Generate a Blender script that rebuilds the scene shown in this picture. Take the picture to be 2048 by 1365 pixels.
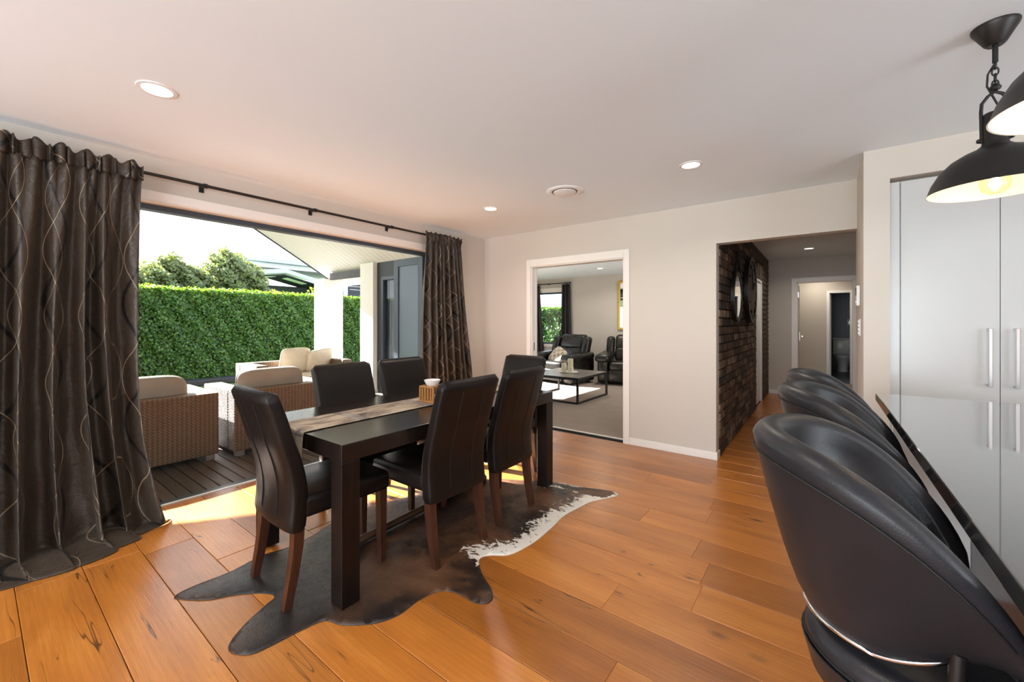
import bpy, bmesh, math, random
import numpy as np
from mathutils import Vector, Matrix, geometry
random.seed(7); np.random.seed(7)
R = math.radians; PI = math.pi
for o in list(bpy.data.objects): bpy.data.objects.remove(o)
SC = bpy.context.scene
COL = SC.collection

# ------------------------------------------------------------------ camera
FPX, THETA, CAMH = 820.0, math.atan(621 / 820.0), 1.282
cam = bpy.data.cameras.new('camera'); camo = bpy.data.objects.new('camera', cam); COL.objects.link(camo)
cam.sensor_width = 36; cam.lens = FPX / 2048 * 36; cam.shift_y = -(682.5 - 645) / 2048
cam.clip_start = 0.03; cam.clip_end = 300
camo.location = (0, 0, CAMH); camo.rotation_euler = (R(90), 0, THETA)
SC.camera = camo

# ------------------------------------------------------------------ world, sun, added fill lights, exposure
W = bpy.data.worlds.new('world'); SC.world = W; W.use_nodes = True
wn = W.node_tree; wn.nodes.clear()
wo = wn.nodes.new('ShaderNodeOutputWorld'); bg = wn.nodes.new('ShaderNodeBackground')
tc = wn.nodes.new('ShaderNodeTexCoord'); sx = wn.nodes.new('ShaderNodeSeparateXYZ'); cr = wn.nodes.new('ShaderNodeValToRGB')
wn.links.new(tc.outputs['Generated'], sx.inputs[0]); wn.links.new(sx.outputs['Z'], cr.inputs[0])
cr.color_ramp.elements[0].position = 0.0; cr.color_ramp.elements[0].color = (1, 1, 1, 1)
cr.color_ramp.elements[1].position = 0.9; cr.color_ramp.elements[1].color = (0.50, 0.68, 1.0, 1)
e = cr.color_ramp.elements.new(0.32); e.color = (0.93, 0.97, 1.0, 1)
wn.links.new(cr.outputs[0], bg.inputs[0]); bg.inputs[1].default_value = 3.2
wn.links.new(bg.outputs[0], wo.inputs[0])

SUNDIR = Vector((1.6, 0.35, -1.0)).normalized()
sun = bpy.data.lights.new('sun', 'SUN'); suno = bpy.data.objects.new('sun', sun); COL.objects.link(suno)
sun.energy = 56.0; sun.angle = R(0.53); sun.color = (1.0, 0.97, 0.94)
suno.rotation_euler = SUNDIR.to_track_quat('-Z', 'Y').to_euler(); suno.location = (-12, -3, 9)

def area(name, loc, direction, sx_, sy_, power, color, spread=180):
    l = bpy.data.lights.new(name, 'AREA'); l.shape = 'RECTANGLE'; l.size = sx_; l.size_y = sy_
    l.energy = power; l.color = color; l.spread = R(spread)
    o = bpy.data.objects.new(name, l); COL.objects.link(o); o.location = loc
    o.rotation_euler = Vector(direction).to_track_quat('-Z', 'Z').to_euler(); return o
# unseen fill lights added to brighten the rooms: rear, kitchen side, lounge
area('rear_fill_light', (-0.9, -3.93, 1.2), (0, 1, 1.0), 4.6, 2.0, 270, (0.78, 0.89, 1.0))
area('kitchen_fill_light', (3.93, 0.6, 1.55), (-1, 0, 1.0), 3.0, 1.1, 80, (0.78, 0.89, 1.0))
area('lounge_fill_light', (-1.25, 7.0, 1.3), (-1, 0, 0), 2.2, 1.6, 26, (1.0, 0.97, 0.92))  # no window here; added lamp brightens the lounge from out of view

VS = SC.view_settings
VS.view_transform = 'Standard'; VS.look = 'None'; VS.gamma = 1.0; VS.use_curve_mapping = False
VS.exposure = 0.12
cy = SC.cycles
cy.max_bounces = 10; cy.diffuse_bounces = 5; cy.glossy_bounces = 4; cy.transmission_bounces = 6; cy.transparent_max_bounces = 16
cy.blur_glossy = 1.0; cy.caustics_reflective = True; cy.caustics_refractive = False; cy.sample_clamp_indirect = 6.0
cy.use_denoising = True

# ------------------------------------------------------------------ helpers
def setp(o, label=None, cat=None, group=None, kind=None):
    if label: o['label'] = label
    if cat: o['category'] = cat
    if group: o['group'] = group
    if kind: o['kind'] = kind
    return o
def thing(name, label, cat, loc=(0, 0, 0), rotz=0.0, group=None, kind=None):
    o = bpy.data.objects.new(name, None); COL.objects.link(o)
    o.empty_display_size = 0.1; o.location = loc; o.rotation_euler = (0, 0, rotz)
    return setp(o, label, cat, group, kind)
def copy_tree(o, parent=None):
    c = o.copy(); COL.objects.link(c); c.parent = parent
    for ch in list(o.children): copy_tree(ch, c)
    return c

class MB:
    """collects geometry of one mesh; obj() links it"""
    def __init__(s): s.v = []; s.f = []; s.uv = None; s.nx = 0
    def add(s, v, f):
        n = len(s.v); s.v.extend([tuple(p) for p in v]); s.f.extend([tuple(i + n for i in q) for q in f]); return s
    def box(s, x0, x1, y0, y1, z0, z1):
        v = [(x0, y0, z0), (x1, y0, z0), (x1, y1, z0), (x0, y1, z0), (x0, y0, z1), (x1, y0, z1), (x1, y1, z1), (x0, y1, z1)]
        return s.add(v, [(3, 2, 1, 0), (4, 5, 6, 7), (0, 1, 5, 4), (1, 2, 6, 5), (2, 3, 7, 6), (3, 0, 4, 7)])
    def hexa(s, bot, top):
        return s.add(list(bot) + list(top), [(3, 2, 1, 0), (4, 5, 6, 7), (0, 1, 5, 4), (1, 2, 6, 5), (2, 3, 7, 6), (3, 0, 4, 7)])
    def bar(s, a, b, w, h, up=(0, 0, 1)):
        a = Vector(a); b = Vector(b); d = (b - a).normalized(); u = Vector(up)
        if abs(d.dot(u)) > .99: u = Vector((0, 1, 0))
        x = d.cross(u).normalized() * w / 2; y = x.cross(d).normalized() * h / 2
        return s.hexa([a - x - y, a + x - y, a + x + y, a - x + y], [b - x - y, b + x - y, b + x + y, b - x + y])
    def tube(s, pts, r, n=10, close=False, caps=True):
        pts = [Vector(p) for p in pts]; m = len(pts); rs = r if isinstance(r, (list, tuple)) else [r] * m
        rings = []; prev = None
        for i, p in enumerate(pts):
            if close: d = pts[(i + 1) % m] - pts[i - 1]
            else: d = pts[min(i + 1, m - 1)] - pts[max(i - 1, 0)]
            d.normalize()
            if prev is None:
                u = d.orthogonal().normalized()
            else:
                u = (prev - d * prev.dot(d)); u = u.normalized() if u.length > 1e-6 else d.orthogonal().normalized()
            prev = u; w = d.cross(u)
            rings.append([p + (u * math.cos(2 * PI * k / n) + w * math.sin(2 * PI * k / n)) * rs[i] for k in range(n)])
        v = [q for r_ in rings for q in r_]; f = []
        for i in range(m if close else m - 1):
            j = (i + 1) % m
            for k in range(n):
                k2 = (k + 1) % n; f.append((i * n + k, i * n + k2, j * n + k2, j * n + k))
        if not close and caps:
            f.append(tuple(reversed(range(n)))); f.append(tuple((m - 1) * n + k for k in range(n)))
        return s.add(v, f)
    def lathe(s, prof, n=32, c=(0, 0, 0), caps=False):
        v = []; f = []; m = len(prof)
        for (r, z) in prof:
            for k in range(n):
                a = 2 * PI * k / n; v.append((c[0] + r * math.cos(a), c[1] + r * math.sin(a), c[2] + z))
        for i in range(m - 1):
            for k in range(n):
                k2 = (k + 1) % n; f.append((i * n + k, i * n + k2, (i + 1) * n + k2, (i + 1) * n + k))
        if caps:
            f.append(tuple(reversed(range(n)))); f.append(tuple((m - 1) * n + k for k in range(n)))
        return s.add(v, f)
    def cyl(s, c, r, z0, z1, n=24): return s.lathe([(r, z0), (r, z1)], n, (c[0], c[1], 0), True)
    def grid(s, fn, nu, nv, closeu=False, uvfn=None):
        base = len(s.v)
        for j in range(nv + 1):
            for i in range(nu + (0 if closeu else 1)): s.v.append(tuple(fn(i / nu, j / nv)))
        w = nu if closeu else nu + 1
        for j in range(nv):
            for i in range(nu):
                i2 = (i + 1) % w; s.f.append((base + j * w + i, base + j * w + i2, base + (j + 1) * w + i2, base + (j + 1) * w + i))
        if uvfn: s.uv = [uvfn(i / nu, j / nv) for j in range(nv + 1) for i in range(w)]
        return s
    def rbox(s, x0, x1, y0, y1, z0, z1, r=0.02, seg=3):
        bm = bmesh.new(); bmesh.ops.create_cube(bm, size=1)
        for q in bm.verts: q.co = ((x0 + x1) / 2 + q.co.x * (x1 - x0), (y0 + y1) / 2 + q.co.y * (y1 - y0), (z0 + z1) / 2 + q.co.z * (z1 - z0))
        bmesh.ops.bevel(bm, geom=bm.edges[:], offset=r, segments=seg, profile=0.5, affect='EDGES')
        bm.verts.index_update(); s.add([q.co[:] for q in bm.verts], [[q.index for q in fc.verts] for fc in bm.faces]); bm.free(); return s
    def xf(s, fn): s.v = [tuple(fn(Vector(p))) for p in s.v]; return s
    def mesh(s, name, smooth=None):
        me = bpy.data.meshes.new(name); me.from_pydata(s.v, [], s.f); me.validate()
        if s.uv:
            uvl = me.uv_layers.new(name='UVMap')
            for l in me.loops: uvl.data[l.index].uv = s.uv[l.vertex_index]
        if smooth is not None:
            me.polygons.foreach_set('use_smooth', [True] * len(me.polygons))
            if smooth < 179: me.set_sharp_from_angle(angle=R(smooth))
        me.update(); return me
    def obj(s, name, mat, parent=None, smooth=None, bevel=0, world=False, seg=2):
        """world=True: coordinates are world ones and the (unrotated) parent's location is taken off"""
        if world and parent is not None:
            p = parent; off = Vector((0, 0, 0))
            while p is not None: off += p.location; p = p.parent
            s.v = [tuple(Vector(q) - off) for q in s.v]
        o = bpy.data.objects.new(name, s.mesh(name, smooth)); COL.objects.link(o)
        if mat: o.data.materials.append(mat)
        o.parent = parent
        if bevel:
            b = o.modifiers.new('bevel', 'BEVEL'); b.width = bevel; b.segments = seg; b.limit_method = 'ANGLE'; b.angle_limit = R(40)
        return o
def link(name, me, parent, loc=(0, 0, 0), rot=(0, 0, 0)):
    o = bpy.data.objects.new(name, me); COL.objects.link(o); o.parent = parent; o.location = loc; o.rotation_euler = rot; return o

# ------------------------------------------------------------------ materials
class NT:
    def __init__(s, name):
        s.m = bpy.data.materials.new(name); s.m.use_nodes = True; s.t = s.m.node_tree; s.n = s.t.nodes
        s.b = s.n['Principled BSDF']; s.out = s.n['Material Output']
    def N(s, typ, **kw):
        n = s.n.new(typ)
        for k, v in kw.items():
            if k.startswith('i_'): s.set(n.inputs[k[2:]], v)
            elif k.startswith('j_'): s.set(n.inputs[int(k[2:])], v)
            else: setattr(n, k, v)
        return n
    def set(s, inp, v):
        if isinstance(v, bpy.types.NodeSocket): s.t.links.new(v, inp)
        else: inp.default_value = v
    def P(s, **kw):
        for k, v in kw.items(): s.set(s.b.inputs[k.replace('_', ' ')], v)
        return s
    def math(s, op, a, b=None, c=None):
        n = s.N('ShaderNodeMath', operation=op); s.set(n.inputs[0], a)
        if b is not None: s.set(n.inputs[1], b)
        if c is not None: s.set(n.inputs[2], c)
        return n.outputs[0]
    def mix(s, fac, a, b, blend='MIX'):
        n = s.N('ShaderNodeMix', data_type='RGBA', blend_type=blend); s.set(n.inputs[0], fac)
        for i, v in ((6, a), (7, b)):
            s.set(n.inputs[i], v if isinstance(v, bpy.types.NodeSocket) else (tuple(v) + (1,))[:4])
        return n.outputs[2]
    def ramp(s, fac, stops, interp='LINEAR'):
        n = s.N('ShaderNodeValToRGB'); s.set(n.inputs[0], fac); cr = n.color_ramp; cr.interpolation = interp
        while len(cr.elements) < len(stops): cr.elements.new(0.5)
        for e_, (p, c) in zip(cr.elements, stops):
            e_.position = p; e_.color = (tuple(c) + (1,))[:4] if not isinstance(c, (int, float)) else (c, c, c, 1)
        return n.outputs[0]
    def coord(s, kind='Object', scale=(1, 1, 1), loc=None):
        if kind == 'World': src = s.N('ShaderNodeNewGeometry').outputs['Position']
        else: src = s.N('ShaderNodeTexCoord').outputs[kind]
        mp = s.N('ShaderNodeMapping'); s.set(mp.inputs['Vector'], src); mp.inputs['Scale'].default_value = scale
        if loc is not None: s.set(mp.inputs['Location'], loc)
        return mp.outputs[0]
    def noise(s, vec, scale, detail=4, rough=.55, dist=0.0):
        return s.N('ShaderNodeTexNoise', i_Vector=vec, i_Scale=scale, i_Detail=detail, i_Roughness=rough, i_Distortion=dist).outputs['Fac']
    def bump(s, h, strength=.2, dist=.01):
        s.set(s.b.inputs['Normal'], s.N('ShaderNodeBump', i_Height=h, i_Strength=strength, i_Distance=dist).outputs[0]); return s

def simple(name, col, rough=.5, metal=0.0, var=0.0, vscale=6, bump=0.0, bscale=60, coat=0.0, spec=.5, sheen=0.0):
    t = NT(name); t.P(Roughness=rough, Metallic=metal, Coat_Weight=coat, Specular_IOR_Level=spec)
    if sheen: t.P(Sheen_Weight=sheen)
    if var:
        f = t.noise(t.coord('Object'), vscale, 3)
        t.P(Base_Color=t.ramp(f, [(.3, [c * (1 - var) for c in col]), (.7, [min(1, c * (1 + var)) for c in col])]))
    else: t.P(Base_Color=tuple(col) + (1,))
    if bump: t.bump(t.noise(t.coord('Object'), bscale, 4), bump, .004)
    return t.m
def emit(name, col, strength):
    t = NT(name); t.P(Base_Color=tuple(col) + (1,), Emission_Color=tuple(col) + (1,), Emission_Strength=strength, Roughness=.4); return t.m

m_wall = simple('wall_paint_beige', (.575, .525, .465), .75, var=.015, vscale=1.2, bump=.05, bscale=220)
m_ceil = simple('ceiling_paint', (.79, .875, .925), .8, bump=.03, bscale=200)
m_trim = simple('trim_white_paint', (.80, .76, .71), .35)
m_white = simple('white_satin', (.80, .80, .79), .3)
m_black = simple('black_metal', (.012, .011, .011), .4, metal=.2)
m_dark = simple('matte_dark', (.012, .012, .013), .8)
m_chrome = simple('chrome', (.75, .76, .78), .15, metal=1.0)
m_steel = simple('brushed_steel', (.62, .62, .62), .3, metal=1.0)
m_alu = simple('charcoal_joinery', (.035, .05, .07), .4, var=.05)
m_grey = simple('grey_slot', (.05, .05, .05), .6)

def leather(name, col, rough=.36, bs=190, spec=.2):
    t = NT(name); v = t.coord('Object'); f = t.noise(v, 3.0, 3)
    t.P(Base_Color=t.ramp(f, [(.3, [c * .8 for c in col]), (.7, [c * 1.25 for c in col])]), Specular_IOR_Level=spec)
    n2 = t.noise(v, 8, 3); t.P(Roughness=t.ramp(n2, [(.3, rough - .06), (.7, rough + .08)]))
    vor = t.N('ShaderNodeTexVoronoi', i_Vector=v, i_Scale=bs, feature='DISTANCE_TO_EDGE').outputs[0]
    h = t.math('ADD', t.math('MULTIPLY', vor, .35), t.math('MULTIPLY', t.noise(v, 7, 2), .8))
    t.bump(h, .16, .006); return t.m
m_leather = leather('leather_black_brown', (.0095, .0068, .006), .36)
m_leather2 = leather('leather_stool', (.016, .016, .019), .36, 260, .3)
m_leather3 = leather('leather_lounge', (.012, .011, .009), .28, 90, .45)
m_seam = simple('seam_thread', (.006, .005, .005), .7)

def wood(name, dark, light, rough=.4, scale=(1, 1, 1), bump=.1, kind='Object', coat=0.0, fine=60, spec=.5):
    t = NT(name); v = t.coord(kind, scale); f = t.noise(v, 4, 6, .6, .3); g = t.noise(v, fine, 3)
    col = t.ramp(f, [(.3, dark), (.7, light)])
    t.P(Base_Color=t.mix(t.ramp(g, [(.42, 0.0), (.6, .45)]), col, dark), Roughness=rough, Coat_Weight=coat, Coat_Roughness=.2)
    t.P(Specular_IOR_Level=spec); t.bump(g, bump, .002); return t.m
m_leg = wood('chair_leg_wood', (.034, .012, .007), (.085, .030, .014), .32, (12, 12, 1.5))
m_table = wood('espresso_wood', (.006, .004, .0035), (.017, .010, .008), .22, (10, .8, 10), .25, coat=.15, fine=40)
m_tableg = wood('espresso_wood_upright', (.006, .004, .0035), (.016, .010, .008), .28, (12, 12, 1), .25, fine=40, spec=.25)
m_bamboo = wood('bamboo_wood', (.30, .12, .03), (.55, .27, .08), .4, (4, 4, 30))
m_pole = wood('pole_wood', (.05, .026, .014), (.13, .07, .04), .4, (8, 1, 8))

# oak floor, one material for all planks: world grain + a random shift for each plank
t = NT('oak_floor'); rnd = t.N('ShaderNodeObjectInfo').outputs['Random']
off = t.N('ShaderNodeCombineXYZ'); t.set(off.inputs[0], t.math('MULTIPLY', rnd, 37.0)); t.set(off.inputs[1], t.math('MULTIPLY', rnd, 91.0))
pos = t.N('ShaderNodeVectorMath', operation='ADD'); t.set(pos.inputs[0], t.N('ShaderNodeNewGeometry').outputs['Position']); t.set(pos.inputs[1], off.outputs[0])
def smap(sc):
    mp = t.N('ShaderNodeMapping'); t.set(mp.inputs['Vector'], pos.outputs[0]); mp.inputs['Scale'].default_value = sc; return mp.outputs[0]
big = t.noise(smap((.7, 3.0, 1)), 2.2, 4, .55, .4)
rings = t.N('ShaderNodeTexWave', i_Vector=smap((.35, 5.5, 1)), i_Scale=2.6, i_Distortion=7.0, i_Detail=3.0, bands_direction='Y'); rings.inputs['Detail Scale'].default_value = 1.3
fine = t.noise(smap((2.2, 90, 1)), 3.0, 3, .6)
pore = t.noise(smap((7, 160, 1)), 2.0, 2, .5)
c0 = t.ramp(big, [(.22, (.34, .112, .017)), (.5, (.50, .176, .027)), (.78, (.64, .262, .054))])
c1 = t.mix(t.math('MULTIPLY', t.ramp(rings.outputs['Fac'], [(.15, 1.0), (.6, 0.0)]), .14), c0, (.22, .075, .014))
c2 = t.mix(t.math('MULTIPLY', t.ramp(fine, [(.35, 1.0), (.62, 0.0)]), .22), c1, (.20, .07, .014))
tone = t.ramp(rnd, [(0, (.70, .66, .62)), (.5, (.95, .93, .92)), (1, (1.10, 1.08, 1.04))])
c3 = t.mix(1.0, c2, tone, 'MULTIPLY')
vk = t.N('ShaderNodeTexVoronoi', i_Vector=smap((1.0, 2.2, 1)), i_Scale=1.9); vk.inputs['Randomness'].default_value = 1.0
kn = t.math('ADD', vk.outputs['Distance'], t.math('MULTIPLY', t.math('SUBTRACT', t.noise(smap((3, 12, 1)), 3, 4), .5), .10))
knot = t.ramp(kn, [(.010, 1.0), (.032, .6), (.10, 0.0)])
c4 = t.mix(knot, c3, (.035, .014, .006))
ck = t.math('ABSOLUTE', t.math('SUBTRACT', t.noise(smap((.55, 9, 1)), 1.7, 2, .4), .5))
ckm = t.math('MULTIPLY', t.ramp(ck, [(.0, 1.0), (.006, 0.0)]), t.ramp(t.noise(smap((.8, 2, 1)), 1.9, 1), [(.55, 0.0), (.60, .9)]))
c5 = t.mix(ckm, c4, (.02, .009, .004))
t.P(Base_Color=c5, Roughness=t.ramp(fine, [(.3, .38), (.7, .27)]), Specular_IOR_Level=.6, Coat_Weight=.25, Coat_Roughness=.24)
hh = t.math('ADD', t.math('MULTIPLY', rings.outputs['Fac'], .2), t.math('ADD', fine, t.math('MULTIPLY', pore, .6)))
t.bump(hh, .22, .003)
m_floor = t.m

# deck boards
t = NT('deck_board_brown'); rnd = t.N('ShaderNodeObjectInfo').outputs['Random']
v = t.coord('World', (1.2, 9, 1)); f = t.noise(v, 3.0, 5, .65)
c = t.ramp(f, [(.3, (.035, .022, .016)), (.7, (.10, .068, .05))])
c = t.mix(1.0, c, t.ramp(rnd, [(0, (.7, .7, .7)), (1, (1.3, 1.25, 1.2))]), 'MULTIPLY')
t.P(Base_Color=c, Roughness=t.ramp(f, [(.3, .35), (.7, .65)])); t.bump(t.noise(t.coord('World', (2, 60, 1)), 6, 3), .25, .004); m_deck = t.m

# brick
t = NT('clinker_brick'); rnd = t.N('ShaderNodeObjectInfo').outputs['Random']
f = t.noise(t.coord('World', (1, 1, 1)), 9, 5, .7)
c = t.ramp(rnd, [(0, (.045, .034, .028)), (.3, (.10, .068, .050)), (.55, (.20, .125, .082)), (.8, (.27, .18, .12)), (1, (.34, .24, .165))])
c = t.mix(t.ramp(f, [(.38, .75), (.62, 0.0)]), c, (.022, .017, .015))
t.P(Base_Color=c, Roughness=.85); t.bump(t.noise(t.coord('World'), 60, 4), .6, .008); m_brick = t.m
m_mortar = simple('dark_mortar', (.022, .018, .016), .95, var=.2, vscale=30)

# curtain cloth with woven wave lines (uv in metres)
def curtain_mat(name, base, hi, lo, lines=True):
    t = NT(name); uv = t.N('ShaderNodeTexCoord').outputs['UV']; s2 = t.N('ShaderNodeSeparateXYZ'); t.set(s2.inputs[0], uv)
    u, v = s2.outputs[0], s2.outputs[1]
    def line(per, amp, lam, ph, wid):
        w = t.math('MULTIPLY', t.math('SINE', t.math('ADD', t.math('MULTIPLY', v, 2 * PI / lam), ph)), amp)
        fr = t.math('FRACT', t.math('DIVIDE', t.math('ADD', u, w), per))
        d = t.math('MULTIPLY', t.math('ABSOLUTE', t.math('SUBTRACT', fr, .5)), per)
        return t.ramp(t.math('DIVIDE', d, wid), [(.7, 1.0), (1.0, 0.0)])
    st = t.noise(t.coord('UV', (90, 1.2, 1)), 3, 3)
    col = t.ramp(st, [(.3, [b * .75 for b in base]), (.7, [b * 1.25 for b in base])])
    if lines:
        col = t.mix(line(.52, .13, .66, 0.0, .020), col, lo)
        col = t.mix(t.math('MULTIPLY', line(.52, .14, .66, 2.4, .005), .8), col, hi)
        col = t.mix(t.math('MULTIPLY', line(.40, .11, .58, 4.4, .0045), .6), col, hi)
    t.P(Base_Color=col, Roughness=.40, Sheen_Weight=.03, Specular_IOR_Level=.35)
    b1 = t.noise(t.coord('UV', (5, 9, 1)), 2.2, 5, .6, .6); b2 = t.noise(t.coord('UV', (300, 40, 1)), 2, 2)
    t.bump(t.math('ADD', b1, t.math('MULTIPLY', b2, .03)), .5, .02); return t.m
m_curt = curtain_mat('curtain_bronze_satin', (.045, .032, .022), (.34, .26, .17), (.008, .007, .007))
m_curt2 = curtain_mat('curtain_plain_dark', (.030, .024, .026), (0, 0, 0), (0, 0, 0), False)
m_curt3 = curtain_mat('curtain_plain_grey', (.60, .60, .61), (0, 0, 0), (0, 0, 0), False)

# thin window glass
def glass(name, tint, refl=.08, fres=.35):
    t = NT(name); t.n.remove(t.b); tr = t.N('ShaderNodeBsdfTransparent'); tr.inputs[0].default_value = tuple(tint) + (1,)
    gl = t.N('ShaderNodeBsdfGlossy'); gl.inputs['Roughness'].default_value = .01
    lw = t.N('ShaderNodeLayerWeight', i_Blend=.25); fac = t.math('ADD', t.math('MULTIPLY', lw.outputs['Fresnel'], fres), refl)
    mx = t.N('ShaderNodeMixShader'); t.set(mx.inputs[0], fac); t.set(mx.inputs[1], tr.outputs[0]); t.set(mx.inputs[2], gl.outputs[0])
    t.t.links.new(mx.outputs[0], t.out.inputs[0]); return t.m
m_glass = glass('window_glass', (.86, .90, .92))
t = NT('bifold_blue_glass'); t.P(Base_Color=(.13, .175, .225, 1), Roughness=.16, Alpha=.72, Specular_IOR_Level=.35); m_glass_tint = t.m
m_glass2 = glass('sliding_door_glass', (.80, .84, .88), .012, .06)

# wicker
t = NT('rattan_weave'); v = t.coord('Object', (1, 1, 1)); s2 = t.N('ShaderNodeSeparateXYZ'); t.set(s2.inputs[0], v)
h_ = t.math('ADD', s2.outputs[0], s2.outputs[1])
row = t.math('MULTIPLY', s2.outputs[2], 1 / .0130); colm = t.math('MULTIPLY', h_, 1 / .034)
odd = t.math('MULTIPLY', t.math('PINGPONG', t.math('FLOOR', row), 1.0), .28)
sa = t.math('SINE', t.math('MULTIPLY', t.math('ADD', colm, odd), 2 * PI))
rw = t.math('SINE', t.math('MULTIPLY', t.math('FRACT', row), PI))
hgt = t.math('MULTIPLY', t.math('ADD', t.math('MULTIPLY', sa, .36), .68), rw)
nz = t.noise(t.coord('Object', (3, 3, 60)), 6, 3)
c = t.ramp(hgt, [(.05, (.022, .013, .008)), (.45, (.17, .105, .062)), (.95, (.32, .215, .135))])
c = t.mix(t.ramp(nz, [(.35, .35), (.65, 0.0)]), c, (.10, .06, .036))
t.P(Base_Color=c, Roughness=.45); t.bump(hgt, .9, .006)
hole = t.math('MULTIPLY', t.math('LESS_THAN', hgt, .10), t.math('GREATER_THAN', t.noise(t.coord('Object'), 5, 2), .56))
tr = t.N('ShaderNodeBsdfTransparent'); mx = t.N('ShaderNodeMixShader'); t.set(mx.inputs[0], hole); t.set(mx.inputs[1], t.b.outputs[0]); t.set(mx.inputs[2], tr.outputs[0])
t.t.links.new(mx.outputs[0], t.out.inputs[0]); m_rattan = t.m
m_cush = simple('cushion_beige', (.30, .25, .205), .85, var=.06, vscale=8, bump=.25, bscale=30)
m_cush2 = simple('cushion_cream', (.66, .58, .46), .85, var=.06, vscale=8, bump=.25, bscale=30)

# leaves
def leafmat(name, stops):
    t = NT(name); at = t.N('ShaderNodeAttribute', attribute_name='lv'); c = t.ramp(at.outputs['Fac'], stops)
    t.P(Base_Color=c, Roughness=.38, Specular_IOR_Level=.45)
    tl = t.N('ShaderNodeBsdfTranslucent'); t.set(tl.inputs[0], t.mix(1.0, c, (1.5, 1.5, .5), 'MULTIPLY'))
    mx = t.N('ShaderNodeMixShader'); mx.inputs[0].default_value = .35; t.set(mx.inputs[1], t.b.outputs[0]); t.set(mx.inputs[2], tl.outputs[0])
    t.t.links.new(mx.outputs[0], t.out.inputs[0]); return t.m
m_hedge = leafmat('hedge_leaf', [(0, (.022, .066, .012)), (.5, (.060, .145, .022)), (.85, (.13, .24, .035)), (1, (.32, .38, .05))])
m_tree = leafmat('tree_leaf', [(0, (.10, .14, .06)), (.5, (.20, .24, .11)), (1, (.42, .43, .20))])
m_core = simple('hedge_twigs', (.010, .020, .006), .95)
m_trunk = simple('bark', (.06, .045, .03), .9, bump=.5)

# ================================================================== THE SETTING
XL, YF, ZC = -3.63, 4.18, 2.40          # left wall face, far wall face, ceiling
def struct(name, mb, mat, label, cat, **kw):
    return setp(mb.obj(name, mat, **kw), label, cat, kind='structure')

# ---- oak floor: slab and single planks
floor = struct('floor', MB().box(-3.66, 4.0, -4.0, 14.2, -.10, -.016), m_dark, 'warm orange oak plank floor of the dining room and hall', 'floor')
PITCH = .225; joints = {12: -.596, 10: -.57, 8: -.466, 2: -2.98}
def plank_mesh(L):
    return MB().rbox(0, L, .0012, PITCH - .0012, -.016, 0, .0016, 1).mesh('floor_plank')
pm = {}
def plank(x0, x1, y):
    L = round(x1 - x0 - .002, 2)
    if L < .08: return
    if L not in pm: pm[L] = plank_mesh(L); pm[L].materials.append(m_floor)
    link('floor_plank', pm[L], floor, (x0 + .001, y, 0))
row0 = 3.052 - 13 * PITCH               # row 12 ends at 3.052
for k in range(-18, 39):
    y = row0 + k * PITCH
    xa, xb = (-3.655, 3.99) if y < YF - .12 else (-.80, .998)
    st = joints.get(k, xa + random.uniform(.5, 2.1)); cuts = [st]
    while cuts[0] > xa + .3: cuts.insert(0, cuts[0] - random.choice((1.9, 2.1, 1.7)))
    while cuts[-1] < xb - .3: cuts.append(cuts[-1] + random.choice((1.9, 2.1, 1.7)))
    cuts = [xa] + [q for q in cuts if xa + .12 < q < xb - .12] + [xb]
    for a, b in zip(cuts, cuts[1:]): plank(a, b, y)

struct('floor_lounge', MB().box(-6.6, -.90, 4.31, 9.05, -.10, .004), None, 'beige grey carpet of the lounge', 'carpet')
t = NT('carpet_beige'); f = t.noise(t.coord('World'), 260, 2); g = t.noise(t.coord('World'), 5, 3)
t.P(Base_Color=t.mix(t.ramp(g, [(.35, 0.0), (.65, .35)]), t.ramp(f, [(.3, (.24, .19, .155)), (.7, (.44, .36, .30))]), (.27, .215, .18)), Roughness=.95); t.bump(f, .6, .008)
bpy.data.objects['floor_lounge'].data.materials.append(t.m)
struct('trim_1', MB().box(-2.87, -1.678, 4.285, 4.315, .0, .006), m_trim, 'thin pale threshold strip between oak floor and carpet', 'threshold')

# ---- ceilings
struct('ceiling', MB().box(-3.80, 4.1, -4.1, 14.3, ZC, ZC + .1), m_ceil, 'smooth off white ceiling over dining room and hall', 'ceiling')
struct('ceiling_lounge', MB().box(-6.72, -3.801, 4.50, 9.2, ZC, ZC + .1), m_ceil, 'off white ceiling over the window end of the lounge', 'ceiling')

# ---- left wall with the wide bifold opening
OY0, OY1, OH = -.35, 3.35, 2.11
w = MB().box(-3.80, XL, -4.1, OY0, 0, ZC).box(-3.80, XL, OY1, 4.30, 0, ZC).box(-3.80, XL, OY0, OY1, OH, ZC)
struct('wall_left', w, m_wall, 'beige wall with the wide bifold door opening to the deck', 'wall')
a = MB().box(XL, XL + .012, OY0 - .06, OY1 + .06, OH, OH + .063).box(XL, XL + .012, OY1, OY1 + .06, 0, OH).box(XL, XL + .012, OY0 - .06, OY0, 0, OH)
a.box(-3.72, XL, OY0, OY1, OH - .006, OH).box(-3.72, XL, OY1 - .008, OY1, 0, OH - .006).box(-3.72, XL, OY0, OY0 + .008, 0, OH - .006)
struct('trim_2', a, m_trim, 'white architrave and reveal around the bifold opening', 'trim')
tr_ = thing('trim_3', 'dark aluminium frame with track and sill around the bifold opening', 'door frame', (-3.72, 1.5, 0), kind='structure')
MB().box(-3.80, -3.72, OY0, OY1, 2.067, OH).obj('head_track', m_alu, tr_, world=True)
MB().box(-3.80, -3.74, OY1 - .05, OY1, 0, 2.067).box(-3.80, -3.74, OY0, OY0 + .05, 0, 2.067).obj('jamb', m_alu, tr_, world=True)
MB().box(-3.69, -3.662, OY0, OY1, -.03, .004).obj('sill_strip', m_white, tr_, world=True)
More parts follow.
